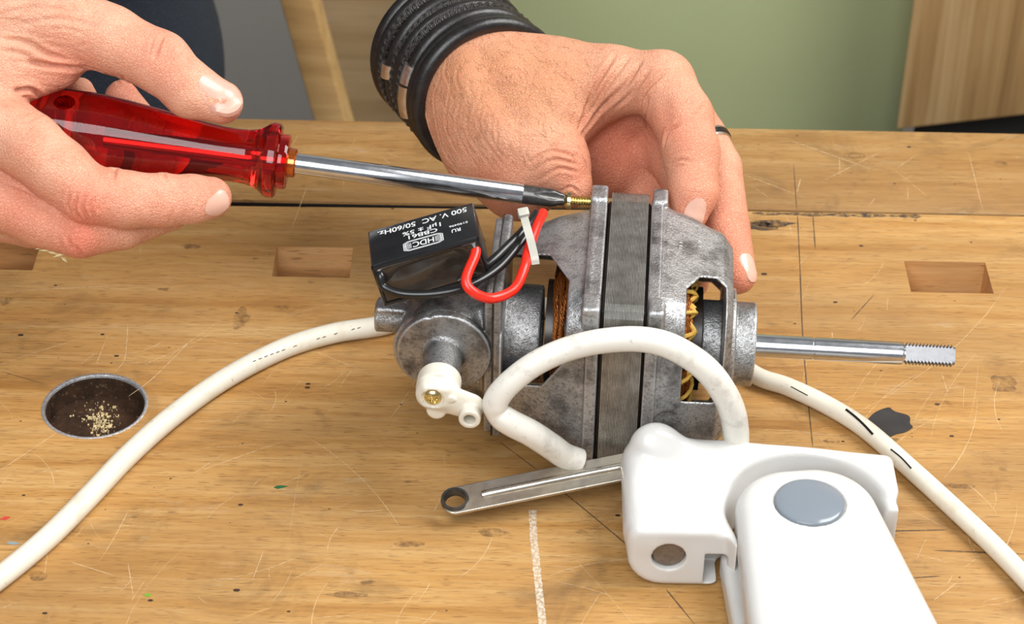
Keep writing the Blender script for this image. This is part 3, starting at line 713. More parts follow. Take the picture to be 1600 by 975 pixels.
# ---- gearbox
v = Vol((-8.8, -4.8, -3.2), (-3.6, 3.4, 3.8), H)
gz, gx = 0.72, -5.85
v.add(rbox((-4.12, 0.05, 0.1), (0.17, 2.55, 2.85), 0.12), 0)
v.add(rbox((-4.40, 0.05, 0.1), (0.14, 2.45, 2.75), 0.08), 0)
v.add(cyl((gx, -2.35, gz), (gx, 1.7, gz), 1.50, 0.25), 0.1)
v.add(rbox((-5.2, -0.3, 0.35), (0.95, 1.75, 1.75), 0.5), 0.35)
v.add(rbox((-5.3, 0.2, -1.2), (1.4, 1.5, 1.1), 0.4), 0.4)
v.add(cyl((gx, -2.62, gz), (gx, -2.28, gz), 1.55, 0.06), 0.03)
v.add(cyl((gx - 0.12, -2.15, gz - 0.25), (gx - 0.12, -1.7, gz - 0.25), 1.62, 0.08), 0.05)
v.add(cyl((gx, -2.6, gz), (gx, -4.15, gz), 0.63, 0.05), 0.22)
v.add(cyl((-8.3, -0.9, 0.86), (-7.0, -0.9, 0.86), 0.52, 0.06), 0.12)
v.add(rbox((-7.75, -0.9, 1.0), (0.5, 0.40, 0.45), 0.1), 0.1)
v.sub(cyl((gx - 0.5, -2.8, gz + 1.55), (gx - 0.5, -2.4, gz + 1.55), 0.13, 0.02), 0.03)
tag(vmesh('gearbox', v, M['cast2'], motor), 'cast gearbox with round cover and stub')
b = MB().box((-4.29, -2.5, -2.7), (-4.23, 2.6, 2.9), lw); b.build('gasket', M['varnish'], motor)
# ---- shaft
sh = MB(); sc = toW((0, 0, -0.15)); ax = MM[0]
sh.lathe(sc, ax, [(2.5, 0.385), (6.40, 0.385), (6.41, 0.35), (6.46, 0.35), (6.47, 0.385), (9.40, 0.385), (9.44, 0.36), (9.44, 0.30), (9.5, 0.30)], 40)
tag(sh.build('shaft', M['steel'], motor, sharp=25), 'polished steel shaft with a groove')
thp = [(9.46, 0.30)]; x = 9.5
while x < 11.10: thp += [(x, 0.305), (x + 0.045, 0.375), (x + 0.06, 0.375), (x + 0.105, 0.305)]; x += 0.115
thp += [(11.16, 0.30)]
# flat milled on the side that faces the viewer
fdir = np.array([0, -0.75, 0.66])
b = MB(); b.lathe(sc, ax, thp, 40, ref=MM.T @ np.array([0, 0, 1.0]))
V = np.array(b.V); fw_ = fdir @ MM; d_ = (V - sc) @ fw_; V -= np.outer(np.maximum(d_ - 0.20, 0), fw_)
b.V = [tuple(p) for p in V]
tag(b.build('shaft_thread', M['thread'], motor, sharp=20), 'threaded shaft end with a milled flat')
# ---- white crank lever on the gearbox pin
c0 = ml(676, 623, 'y', -5.0); c1 = ml(735, 646, 'y', -5.0)
v = Vol((-7.2, -5.8, -1.6), (-3.6, -3.6, 2.0), 0.04)
v.add(cyl((gx, -3.95, gz), (gx, -4.62, gz), 0.72, 0.08), 0)
v.add(cone((c0[0], -4.75, c0[2] - 0.02), (c1[0] - 0.05, -4.75, c1[2] + 0.1), 0.58, 0.50, (Y_, 2.2)), 0.15)
v.add(rbox((c0[0] + 0.1, -4.75, c0[2] + 0.05), (0.5, 0.3, 0.45), 0.2), 0.2)
v.add(cyl((c1[0], -4.5, c1[2]), (c1[0], -5.35, c1[2]), 0.36, 0.05), 0.05)
v.sub(cyl((c1[0], -4.6, c1[2]), (c1[0], -6, c1[2]), 0.19, 0.02), 0.02)
v.add(cyl((c0[0] + 0.1, -4.6, c0[2] - 0.62), (c0[0] + 0.1, -4.9, c0[2] - 0.62), 0.33, 0.1), 0.08)
v.add(cyl(((c0[0] + c1[0]) / 2 + 0.0, -4.8, (c0[2] + c1[2]) / 2 + 0.28), ((c0[0] + c1[0]) / 2, -5.06, (c0[2] + c1[2]) / 2 + 0.28), 0.13, 0.04), 0.02)
v.sub(cyl((c0[0], -4.93, c0[2]), (c0[0], -5.4, c0[2]), 0.36, 0.02), 0.02)
crank = vmesh('crank_lever', v, M['nylon'], motor); tag(crank, 'white nylon crank lever')
v = Vol(np.array(c0) - 0.6, np.array(c0) + 0.6, 0.025); cy = -4.98
v.add(cone((c0[0], cy + 0.12, c0[2]), (c0[0], cy + 0.13, c0[2]), 0.32, 0.32, (Y_, 1.5)), 0)
for q in (0.5, 0.5 + math.pi / 2): v.sub(rbox((c0[0], cy - 0.08, c0[2]), (0.17, 0.12, 0.045), 0.01, [[math.cos(q), 0, math.sin(q)], [0, 1, 0], [-math.sin(q), 0, math.cos(q)]]), 0)
tag(vmesh('screw', v, M['brass'], crank), 'brass coloured cross-head screw')

# ================================================================== MACHINE SCREW BEING DRIVEN
s0 = toW((-2.10, 3.2, 3.20)); sdir = MM[0]
scr = empty('machine_screw', s0, 'small brass machine screw half driven into the motor lug', 'screw')
MB().lathe(s0, sdir, [(-0.18, 0.12), (-0.15, 0.22), (-0.05, 0.33), (0.06, 0.33), (0.07, 0.15)], 28).build('head', M['brass'], scr, sharp=30)
p_ = [(0.05, 0.13)]; x = 0.1
while x < 0.95: p_ += [(x, 0.135), (x + 0.035, 0.205), (x + 0.045, 0.205), (x + 0.085, 0.135)]; x += 0.09
MB().lathe(s0, sdir, p_, 24).build('thread', M['brass'], scr, sharp=20)

# ================================================================== CAPACITOR
cf_ = math.radians(15.5); cyw = math.radians(7)
ca = np.array([math.cos(cf_) * math.cos(cyw), math.cos(cf_) * math.sin(cyw), math.sin(cf_)])      # length axis (to the right)
cc = np.array([math.sin(cf_), 0.0, -math.cos(cf_)]); cc -= ca * (cc @ ca); cc /= np.linalg.norm(cc)  # downwards
cb = np.cross(ca, -cc)                                                                                # away from the viewer
cb = -cb if cb[1] < 0 else cb
CL, CW, CD = 3.62, 2.28, 1.55
ctop = toW(ml(660, 367, 'y', -0.95))
cen = ctop + cc * CD / 2
cap = empty('capacitor', cen + cc * CD / 2, 'black box capacitor printed in white, resting on the motor gearbox', 'capacitor')
kf = lambda v: cen + ca * v[0] + cb * v[1] - cc * v[2]
b = MB().box((-CL / 2, -CW / 2 + 0.16, -CD / 2), (CL / 2, CW / 2, CD / 2), kf, 0.07)
b.box((-CL / 2, -CW / 2, CD / 2 - 0.10), (CL / 2, -CW / 2 + 0.2, CD / 2), kf, 0.03); b.box((-CL / 2, -CW / 2, -CD / 2), (CL / 2, -CW / 2 + 0.2, -CD / 2 + 0.10), kf, 0.03)
b.box((-CL / 2, -CW / 2, -CD / 2), (-CL / 2 + 0.1, -CW / 2 + 0.2, CD / 2), kf, 0.03); b.box((CL / 2 - 0.1, -CW / 2, -CD / 2), (CL / 2, -CW / 2 + 0.2, CD / 2), kf, 0.03)
b.build('case', M['black'], cap)
v = Vol((-1.8, -1.3, -0.8), (1.8, -0.8, 0.8), 0.05)
v.add(rbox((0, -CW / 2 + 0.18, 0), (CL / 2 - 0.08, 0.14, CD / 2 - 0.08), 0.03), 0); v.sub(cone((-0.8, -CW / 2 - 1.15, -0.1), (0.8, -CW / 2 - 1.15, 0.1), 1.3, 1.3), 0.1)
v.add(cone((-CL / 2 + 0.22, -CW / 2 + 0.2, 0.5), (-CL / 2 + 0.22, -CW / 2 + 0.05, 0.5), 0.16, 0.12), 0.1); v.add(cone((CL / 2 - 0.22, -CW / 2 + 0.2, 0.45), (CL / 2 - 0.22, -CW / 2 + 0.05, 0.45), 0.18, 0.14), 0.1)
V, Q = v.mesh(); mesh('resin_fill', np.array([kf(p) for p in V]), Q, M['resin'], cap)
def text(body, size, cx, cy, wid, name, parent, m, sx=1.0):
    """printed on the capacitor top, read from the far side"""
    cu = bpy.data.curves.new(name, 'FONT'); cu.body = body; cu.size = 1.0; cu.align_x = 'CENTER'; cu.align_y = 'CENTER'; cu.offset = 0.012
    o = bpy.data.objects.new('tmp', cu); COL.objects.link(o); bpy.context.view_layer.update()
    me = bpy.data.meshes.new_from_object(o.evaluated_get(bpy.context.evaluated_depsgraph_get())); bpy.data.objects.remove(o, do_unlink=True)
    V = np.array([v_.co[:] for v_ in me.vertices]); Fc = [list(p.vertices) for p in me.polygons]; bpy.data.meshes.remove(me)
    V[:, 0] -= (V[:, 0].max() + V[:, 0].min()) / 2; V[:, 1] -= (V[:, 1].max() + V[:, 1].min()) / 2
    k1 = wid / (V[:, 0].max() - V[:, 0].min()); k2 = size / 0.72
    W = [kf((cx - p[0] * k1, cy - p[1] * k2, CD / 2 + 0.004)) for p in V]
    return mesh(name, W, Fc, m, parent, smooth=False)
text('500 V. AC  50/60Hz.', 0.27, 0.05, 0.78, 3.05, 'voltage_print', cap, M['print'])
text('1\u00b5F \u00b1 5%', 0.24, 0.0, 0.36, 1.3, 'value_print', cap, M['print'])
text('CBB61', 0.22, 0.02, 0.06, 0.98, 'type_print', cap, M['print'])
text('HDC', 0.30, 0.0, -0.44, 0.72, 'logo_print', cap, M['print'])
text('RU', 0.20, 1.12, -0.28, 0.30, 'mark_print', cap, M['print'])
text('E190496', 0.11, 1.22, 0.02, 0.62, 'number_print', cap, M['print'])
b = MB()
def seg(p, q, w):
    p, q = np.array(p), np.array(q); t_ = (q - p) / np.linalg.norm(q - p); n_ = np.array([-t_[1], t_[0]]) * w / 2
    b.add([kf((*(p + n_), CD / 2 + 0.004)), kf((*(q + n_), CD / 2 + 0.004)), kf((*(q - n_), CD / 2 + 0.004)), kf((*(p - n_), CD / 2 + 0.004))], [[0, 1, 2, 3]])
for k_, (a_, h_) in enumerate(((0.66, 0.28), (0.61, 0.235))):
    q = [(-a_, -0.44 + h_ * 0.7), (-a_ * 0.75, -0.44 + h_), (a_ * 0.75, -0.44 + h_), (a_, -0.44 + h_ * 0.7), (a_, -0.44 - h_ * 0.7), (a_ * 0.75, -0.44 - h_), (-a_ * 0.75, -0.44 - h_), (-a_, -0.44 - h_ * 0.7)]
    for i in range(8): seg(q[i], q[(i + 1) % 8], 0.028)
for s_ in (-1, 1):
    for x in (0.42, 0.47, 0.52, 0.57): seg((s_ * x, -0.60), (s_ * x, -0.28), 0.02)
b.build('logo_frame', M['print'], cap, smooth=False)
# lead wires
r0 = kf((CL / 2 - 0.22, -CW / 2 - 0.02, 0.45))
red = [r0 + cb * 0.2, r0 - cb * 0.12 + np.array([0, 0, -0.15]), toW(ml(728, 438, 'y', -2.75)), toW(ml(742, 458, 'y', -2.95)), toW(ml(770, 466, 'y', -2.7)), toW(ml(803, 452, 'y', -2.2)), toW(ml(819, 420, 'y', -1.5)), toW(ml(826, 390, 'y', -0.6)), toW(ml(838, 355, 'y', 0.4)), toW(ml(849, 332, 'y', 1.2))]
tag(MB().tube(spline(red, 10), 0.17, 14).build('red_wire', M['redw'], cap), 'red insulated lead wire')
k0 = kf((-CL / 2 + 0.22, -CW / 2 + 0.0, 0.45))
blk = [k0 + cb * 0.2, k0 - cb * 0.05, toW(ml(600, 448, 'y', -2.55)), toW(ml(630, 459, 'y', -2.75)), toW(ml(680, 459, 'y', -2.75)), toW(ml(730, 448, 'y', -2.45)), toW(ml(775, 422, 'y', -1.6)), toW(ml(805, 390, 'y', -0.6)), toW(ml(828, 360, 'y', 0.3)), toW(ml(840, 338, 'y', 1.0))]
tag(MB().tube(spline(blk, 10), 0.145, 14).build('black_wire', M['blackw'], cap), 'black insulated lead wire')
blk2 = [toW(ml(715, 440, 'y', -1.9)), toW(ml(760, 415, 'y', -1.4)), toW(ml(795, 383, 'y', -0.5)), toW(ml(822, 356, 'y', 0.3)), toW(ml(838, 334, 'y', 1.1))]
tag(MB().tube(spline(blk2, 10), 0.155, 14).build('black_wire', M['blackw'], cap), 'black insulated lead wire')
# zip tie
zt = empty('cable_tie', toW(ml(826, 372, 'y', 0.1)), 'small clear nylon cable tie bundling the red and black wires', 'cable tie')
zp = [toW(ml(818, 335, 'y', 0.15)), toW(ml(822, 350, 'y', -0.15)), toW(ml(829, 375, 'y', -0.55)), toW(ml(835, 400, 'y', -1.05)), toW(ml(837, 413, 'y', -1.2))]
Pz = spline(zp, 6); tdir = np.gradient(Pz, axis=0); vdir = C - Pz.mean(0); vdir /= np.linalg.norm(vdir)
V = []; 
for p, t_ in zip(Pz, tdir):
    t_ = t_ / np.linalg.norm(t_); s_ = np.cross(t_, vdir); s_ /= np.linalg.norm(s_); n_ = np.cross(s_, t_)
    for a_, c_ in ((-0.13, -0.04), (0.13, -0.04), (0.13, 0.04), (-0.13, 0.04)): V.append(p + s_ * a_ + n_ * c_)
m_ = len(Pz); Fq = [[i * 4 + k, i * 4 + (k + 1) % 4, i * 4 + 4 + (k + 1) % 4, i * 4 + 4 + k] for i in range(m_ - 1) for k in range(4)] + [[0, 1, 2, 3], [m_ * 4 - 4 + k for k in range(4)]]
mesh('strap', V, Fq, M['tie'], zt, sharp=40)
hp = toW(ml(818, 334, 'y', 0.15)); hx = rt; hz = (Pz[0] - Pz[4]); hz /= np.linalg.norm(hz); hy = np.cross(hz, hx); hx = np.cross(hy, hz)
MB().box((-0.19, -0.16, -0.13), (0.19, 0.16, 0.17), lambda v: hp + hx * v[0] + hy * v[1] + hz * v[2], 0.05).build('head', M['tie'], zt)
lp = (np.array(red[-2]) * 0.4 + np.array(red[-3]) * 0.6)

# ================================================================== CABLES
def bz(px, py, z=0.36): return onZ(px, py, z)
cpts = [bz(-160, 985), bz(-70, 950), bz(0, 902), bz(75, 840), bz(140, 775), bz(200, 712), bz(270, 650), bz(350, 593), bz(440, 546), bz(520, 521), bz(600, 508)]
cpts += [np.array([-3.0, -0.55, 0.36]), np.array([-0.5, -0.25, 0.36]), np.array([2.5, -0.2, 0.36]), np.array([5.2, -0.8, 0.36]), np.array([7.2, -2.2, 0.36])]
cpts += [bz(1180, 586), bz(1230, 604), bz(1290, 632), bz(1350, 669), bz(1420, 730), bz(1500, 803), bz(1570, 870), bz(1640, 945), bz(1700, 1010)]
P = spline(cpts, 10)
rad_ = np.where(P[:, 0] < 2, 0.37, 0.33)
pc = tag(MB().tube(P, rad_, 20).build('power_cable', M['cable']), 'long white power cable lying across the bench and passing behind the motor', 'cable')
bpy.context.view_layer.update(); cbv = BVHTree.FromObject(pc, bpy.context.evaluated_depsgraph_get())
def on_cable(px, py, r_=0.345):
    h_ = cbv.ray_cast(Vector((C - ORG[pc.name]) * S), Vector(ray(px, py)).normalized())
    return np.array(h_[0]) / S + ORG[pc.name] if h_[0] is not None else onZ(px, py, 0.7)
b = MB()
for pts, r_ in [([(1322, 640), (1336, 651), (1350, 664), (1364, 679)], 0.045), ([(1392, 702), (1408, 715), (1424, 732)], 0.03), ([(1236, 604), (1262, 618)], 0.018)]:
    b.tube(spline([on_cable(*p, 0.32) for p in pts], 6), r_, 8)
tag(b.build('scuff_mark', M['blackw'], pc), 'black scuff marks')
b = MB()
for k_ in np.arange(0, 1, 0.055):
    x_ = 395 + 165 * k_; y_ = 566 - 66 * k_ + 14 * k_ * k_ - 1
    if rng.uniform() < 0.75: b.tube([on_cable(x_, y_, 0.36), on_cable(x_ + 5, y_ - 2.0, 0.36)], 0.016, 6)
tag(b.build('faded_print', M['rust'], pc), 'faded brown printing on the sheath')
lp_ = [ml(905, 720, 'y', -4.1), ml(882, 712, 'y', -4.25), ml(862, 698, 'y', -4.5), ml(830, 677, 'y', -4.85), ml(797, 660, 'y', -5.0), ml(777, 645, 'y', -5.0), ml(775, 626, 'y', -4.95), ml(795, 600, 'y', -4.8), ml(835, 569, 'y', -4.5), ml(885, 546, 'y', -4.2), ml(940, 533, 'y', -4.1), ml(1000, 530, 'y', -4.1),
       ml(1050, 542, 'y', -4.15), ml(1100, 574, 'y', -4.15), ml(1132, 615, 'y', -4.0), ml(1147, 655, 'y', -3.85), ml(1150, 700, 'y', -3.75), ml(1148, 760, 'y', -3.75)]
P = spline([toW(p) for p in lp_], 10)
s_ = np.linspace(0, 1, len(P)); R_ = 0.42 + 0.02 * np.sin(9 * s_)
kk = np.exp(-((s_ - 0.30) / 0.025) ** 2); R_ = R_ - 0.05 * kk
tag(MB().tube(P, R_, 22).build('motor_cable', M['cable2']), 'thick scuffed white cable looping over the front of the motor', 'cable')

# ================================================================== LINK BAR (metal strip)
e0 = onZ(711, 783, 0.75); e1 = onZ(985, 728, 1.35)
lx = (e1 - e0) / np.linalg.norm(e1 - e0); ln = np.array([0, -0.20, 0.98]); ln -= lx * (ln @ lx); ln /= np.linalg.norm(ln); ly = np.cross(ln, lx)
lf = lambda v: e0 + lx * v[0] + ly * v[1] + ln * v[2]
link = empty('link_bar', e0, 'flat steel link bar with an eyelet and raised rib, in front of the motor', 'metal bar')
LL = np.linalg.norm(e1 - e0) + 0.6
v = Vol((-0.9, -0.8, -0.3), (LL + 0.2, 0.8, 0.35), 0.04)
v.add(extr([(0, -0.12), (LL, -0.12), (LL, 0.12), (0, 0.12)], X_, Y_, Z_, -0.07, 0.07, rnd=0.43, r=0.03), 0)
v.sub(cyl((0, 0, -1), (0, 0, 1), 0.36, 0.01), 0)
V, Q = v.mesh(); bar = mesh('bar', np.array([lf(p) for p in V]), Q, M['zinc'], link)
b = MB(); pr_ = [(0.95, 0, -0.08), (1.1, 0, 0.0), (1.35, 0, 0.04), (LL - 0.7, 0, 0.04), (LL - 0.4, 0, -0.06)]
b.tube([lf(p) for p in spline(pr_, 5)], 0.15, 14); b.build('rib', M['chrome'], link)
nn = 40; pf = [(0.47, 0.06), (0.45, 0.15), (0.37, 0.16), (0.33, 0.08), (0.33, -0.15), (0.40, -0.16), (0.46, -0.06)]
V = [lf((r * math.cos(2 * math.pi * k / nn), r * math.sin(2 * math.pi * k / nn), z)) for r, z in pf for k in range(nn)]
Fq = [[i * nn + k, i * nn + (k + 1) % nn, ((i + 1) % 7) * nn + (k + 1) % nn, ((i + 1) % 7) * nn + k] for i in range(7) for k in range(nn)]
tag(mesh('eyelet', V, Fq, M['blacktip'], link, sharp=40), 'dark pressed eyelet')

# ================================================================== WHITE PLASTIC NECK BRACKET
br = empty('neck_bracket', (8.0, -13.0, 0.0), 'white plastic fan neck bracket with a grey round cap, in front of the motor', 'bracket')
lc = onZ(1262, 775, 2.75)              # pivot centre of the leg
ldir = np.array([0.07, -1.0, 0]); ldir /= np.linalg.norm(ldir)
ZT = 2.45
v = Vol((3.0, -16.0, -0.1), (13.4, -9.2, 4.2), 0.055)
XX = [onZ(980, 760, ZT)[0], onZ(1133, 800, ZT)[0], onZ(1401, 740, ZT)[0]]
yb, yf = -10.25, -14.75
def rcorner(x0, x1, z0, z1, rs):
    out = []
    for (cx_, cz_, r_, q0) in ((x1 - rs[0], z0 + rs[0], rs[0], 270), (x1 - rs[1], z1 - rs[1], rs[1], 0), (x0 + rs[2], z1 - rs[2], rs[2], 90), (x0 + rs[3], z0 + rs[3], rs[3], 180)):
        for q in np.linspace(q0, q0 + 90, 7): out.append((cx_ + r_ * math.cos(math.radians(q)), cz_ + r_ * math.sin(math.radians(q))))
    return out
v.add(extr(rcorner(XX[0], XX[1], 0.06, ZT, (0.45, 0.4, 0.45, 1.15)), X_, Z_, Y_, yf, -10.3, r=0.28), 0)
poly = [(XX[1] - 0.8, -12.9), (XX[1] + 0.2, -12.0), (XX[2] - 0.3, -12.4), (XX[2] - 0.3, -11.05), (XX[1] + 0.2, -10.45), (XX[1] - 0.8, -10.45)]
v.add(extr(poly, X_, Y_, Z_, 0.3, ZT, r=0.20, rnd=0.30), 0.25)
v.add(cyl((lc[0], lc[1], 0.4), (lc[0], lc[1], ZT - 0.2), 2.95, 0.1), 0.3)
v.sub(rbox((10.65, lc[1] - 3.3, 2), (3.5, 3.3, 4), 0.1), 0.1)
v.sub(cone((lc[0], lc[1], 0.5), (lc[0], lc[1], 3.4), 2.30, 2.75), 0.25)
# rear lobe and the scooped top
v.add(cone((4.72, -10.75, 1.2), (4.75, -10.75, 2.55), 0.80, 0.78, (Y_, 1.25)), 0.3)
v.add(cone((4.75, -10.75, 2.45), (6.15, -10.72, 1.85), 0.80, 0.66, (Y_, 1.4)), 0.3)
v.add(cone((4.35, -10.9, 1.8), (4.35, -13.9, 1.75), 0.62, 0.66), 0.4)
v.sub(cone((5.75, -12.9, 4.85), (6.9, -12.9, 4.95), 2.45, 2.45), 0.7)
# corner rounding, notch, rod hole
v.sub(rbox((6.55, -14.6, 0.85), (0.35, 1.0, 0.62), 0.05), 0.04)
rc = onY(1045, 871, yf)
v.sub(cyl((rc[0], yf - 1, rc[2]), (rc[0], yf + 0.5, rc[2]), 0.54, 0.02), 0.03)
# foot under the leg
V, Q = v.mesh(); body = mesh('body', V, Q, M['abs'], br)
tag(MB().lathe((rc[0], yf + 0.5, rc[2]), (0, -1, 0), [(-0.3, 0.52), (0.30, 0.52), (0.33, 0.49)], 40).build('rod', M['rodend'], br), 'dull steel rod end')
# leg
v = Vol((6.0, -26.2, -0.1), (14.6, -10.2, 3.6), 0.07)
sd = np.array([-ldir[1], ldir[0], 0]); sd = sd if sd[0] > 0 else -sd
def legp(u_, w_, z): return lc + sd * u_ + ldir * w_ + np.array([0, 0, z - lc[2]])
LZ = 2.85
legpoly = [(-0.42, 0.45), (0.30, 0.40), (1.15, 6.0), (1.4, 12.0), (-0.95, 12.0), (-0.72, 5.0)]
v.add(extr(legpoly, sd, ldir, Z_, 1.35, LZ, o=(lc[0], lc[1], 0), r=0.55, rnd=1.9), 0)
v.add(extr([(-1.9, 0.9), (0.6, 0.6), (1.4, 12), (-2.0, 12)], sd, ldir, Z_, 0.15, 1.15, o=(lc[0], lc[1], 0), r=0.25, rnd=0.85), 0.1)
cpc = onZ(1265, 784, LZ)
v.sub(cyl((cpc[0], cpc[1], LZ - 0.12), (cpc[0], cpc[1], LZ + 1), 1.13, 0.02), 0.05)
V, Q = v.mesh(); mesh('leg', V, Q, M['abs'], br)
pf = [(-0.14, 1.09)] + [(0.02 + 0.13 * math.sin(q), 1.09 * math.cos(q)) for q in np.linspace(0.0, 1.5, 8)]
tag(MB().lathe((cpc[0], cpc[1], LZ - 0.02), (0, 0, 1), pf, 56).build('cap', M['greycap'], br, sharp=60), 'glossy grey round cap')

# ================================================================== SCREWDRIVER
tip = toW((-2.22, 3.2, 3.22)); far = toW(ml(460, 255, 'y', 3.2)); sdv = far - tip; sdv /= np.linalg.norm(sdv)
drv = empty('screwdriver', tip + sdv * 9.5 + [0, 0, -1.3], 'cross-head screwdriver with translucent red handle held in the hand', 'screwdriver')
Lb = np.linalg.norm(far - tip)
MB().lathe(tip, sdv, [(1.45, 0.32), (1.5, 0.355), (Lb + 0.6, 0.355), (Lb + 0.65, 0.26), (Lb + 6.5, 0.26)], 40).build('blade', M['steel'], drv)
v = Vol((-0.5, -0.5, -0.2), (0.5, 0.5, 1.8), 0.03)
v.add(cone((0, 0, 0.48), (0, 0, 1.7), 0.325, 0.345), 0); v.add(cone((0, 0, 0.08), (0, 0, 0.5), 0.21, 0.325), 0.02)
v.sub(rbox((0, 0, 1.75), (1, 1, 0.25), 0.0), 0)
for k in range(4):
    q = math.pi / 4 + k * math.pi / 2; v.sub(cone((0.30 * math.cos(q), 0.30 * math.sin(q), -0.1), (0.48 * math.cos(q), 0.46 * math.sin(q), 1.0), 0.17, 0.15), 0.02)
a1_ = np.cross(sdv, [0, 0, 1.0]); a1_ /= np.linalg.norm(a1_); a2_ = np.cross(sdv, a1_)
V, Q = v.mesh(); mesh('tip', tip + V[:, :1] * a1_ + V[:, 1:2] * a2_ + V[:, 2:] * sdv, Q, M['blacktip'], drv)
def hs(px): return (far - tip) @ sdv + (460 - px) / 46.2      # pixel column -> distance along the handle
MB().lathe(tip, sdv, [(hs(463), 0.44), (hs(461), 0.50), (hs(440), 0.52), (hs(432), 0.5)], 40).build('ferrule', M['amber'], drv)
hp_ = [(451, 0.80), (450, 0.90), (447, 0.94), (437, 0.94), (436, 1.02), (435, 1.2), (432, 1.28), (422, 1.30), (417, 1.25), (408, 1.10), (398, 1.00), (385, 0.94), (365, 0.915), (345, 0.93), (320, 0.99), (290, 1.08), (260, 1.17), (225, 1.28), (190, 1.39), (160, 1.46), (130, 1.49), (100, 1.49), (70, 1.45), (50, 1.33), (35, 1.15), (25, 0.9), (19, 0.5), (17, 0.1)]
def hmod(t, q):
    k = np.interp(t, [hs(415), hs(380), hs(60), hs(25)], [0, 1, 1, 0]); return 1 - 0.045 * k * (0.5 + 0.5 * math.cos(6 * q + 0.9)) ** 2
ds = [hs(p[0]) for p in hp_]; rs = [p[1] for p in hp_]
fine_t = sorted(set([float(x) for x in ds] + list(np.linspace(hs(415), hs(25), 70))))
hd = MB().lathe(tip, sdv, [(x, float(np.interp(x, ds, rs))) for x in fine_t], 84, hmod).build('handle', M['redglass'], drv, sharp=38)
hc = toW(ml(104, 186, 'y', 3.2)); hdir = np.cross(sdv, np.cross([0.15, -0.35, 0.93], sdv)); hcut = MB().lathe(hc - hdir / np.linalg.norm(hdir) * 3, hdir, [(0, 0.36), (6, 0.36)], 32).build('cutter', M['redglass'])
boolean_cut(hd, [hcut]); hd.data.polygons.foreach_set('use_smooth', [True] * len(hd.data.polygons)); hd.data.set_sharp_from_angle(angle=math.radians(38))
tag(hd, 'translucent red fluted handle')

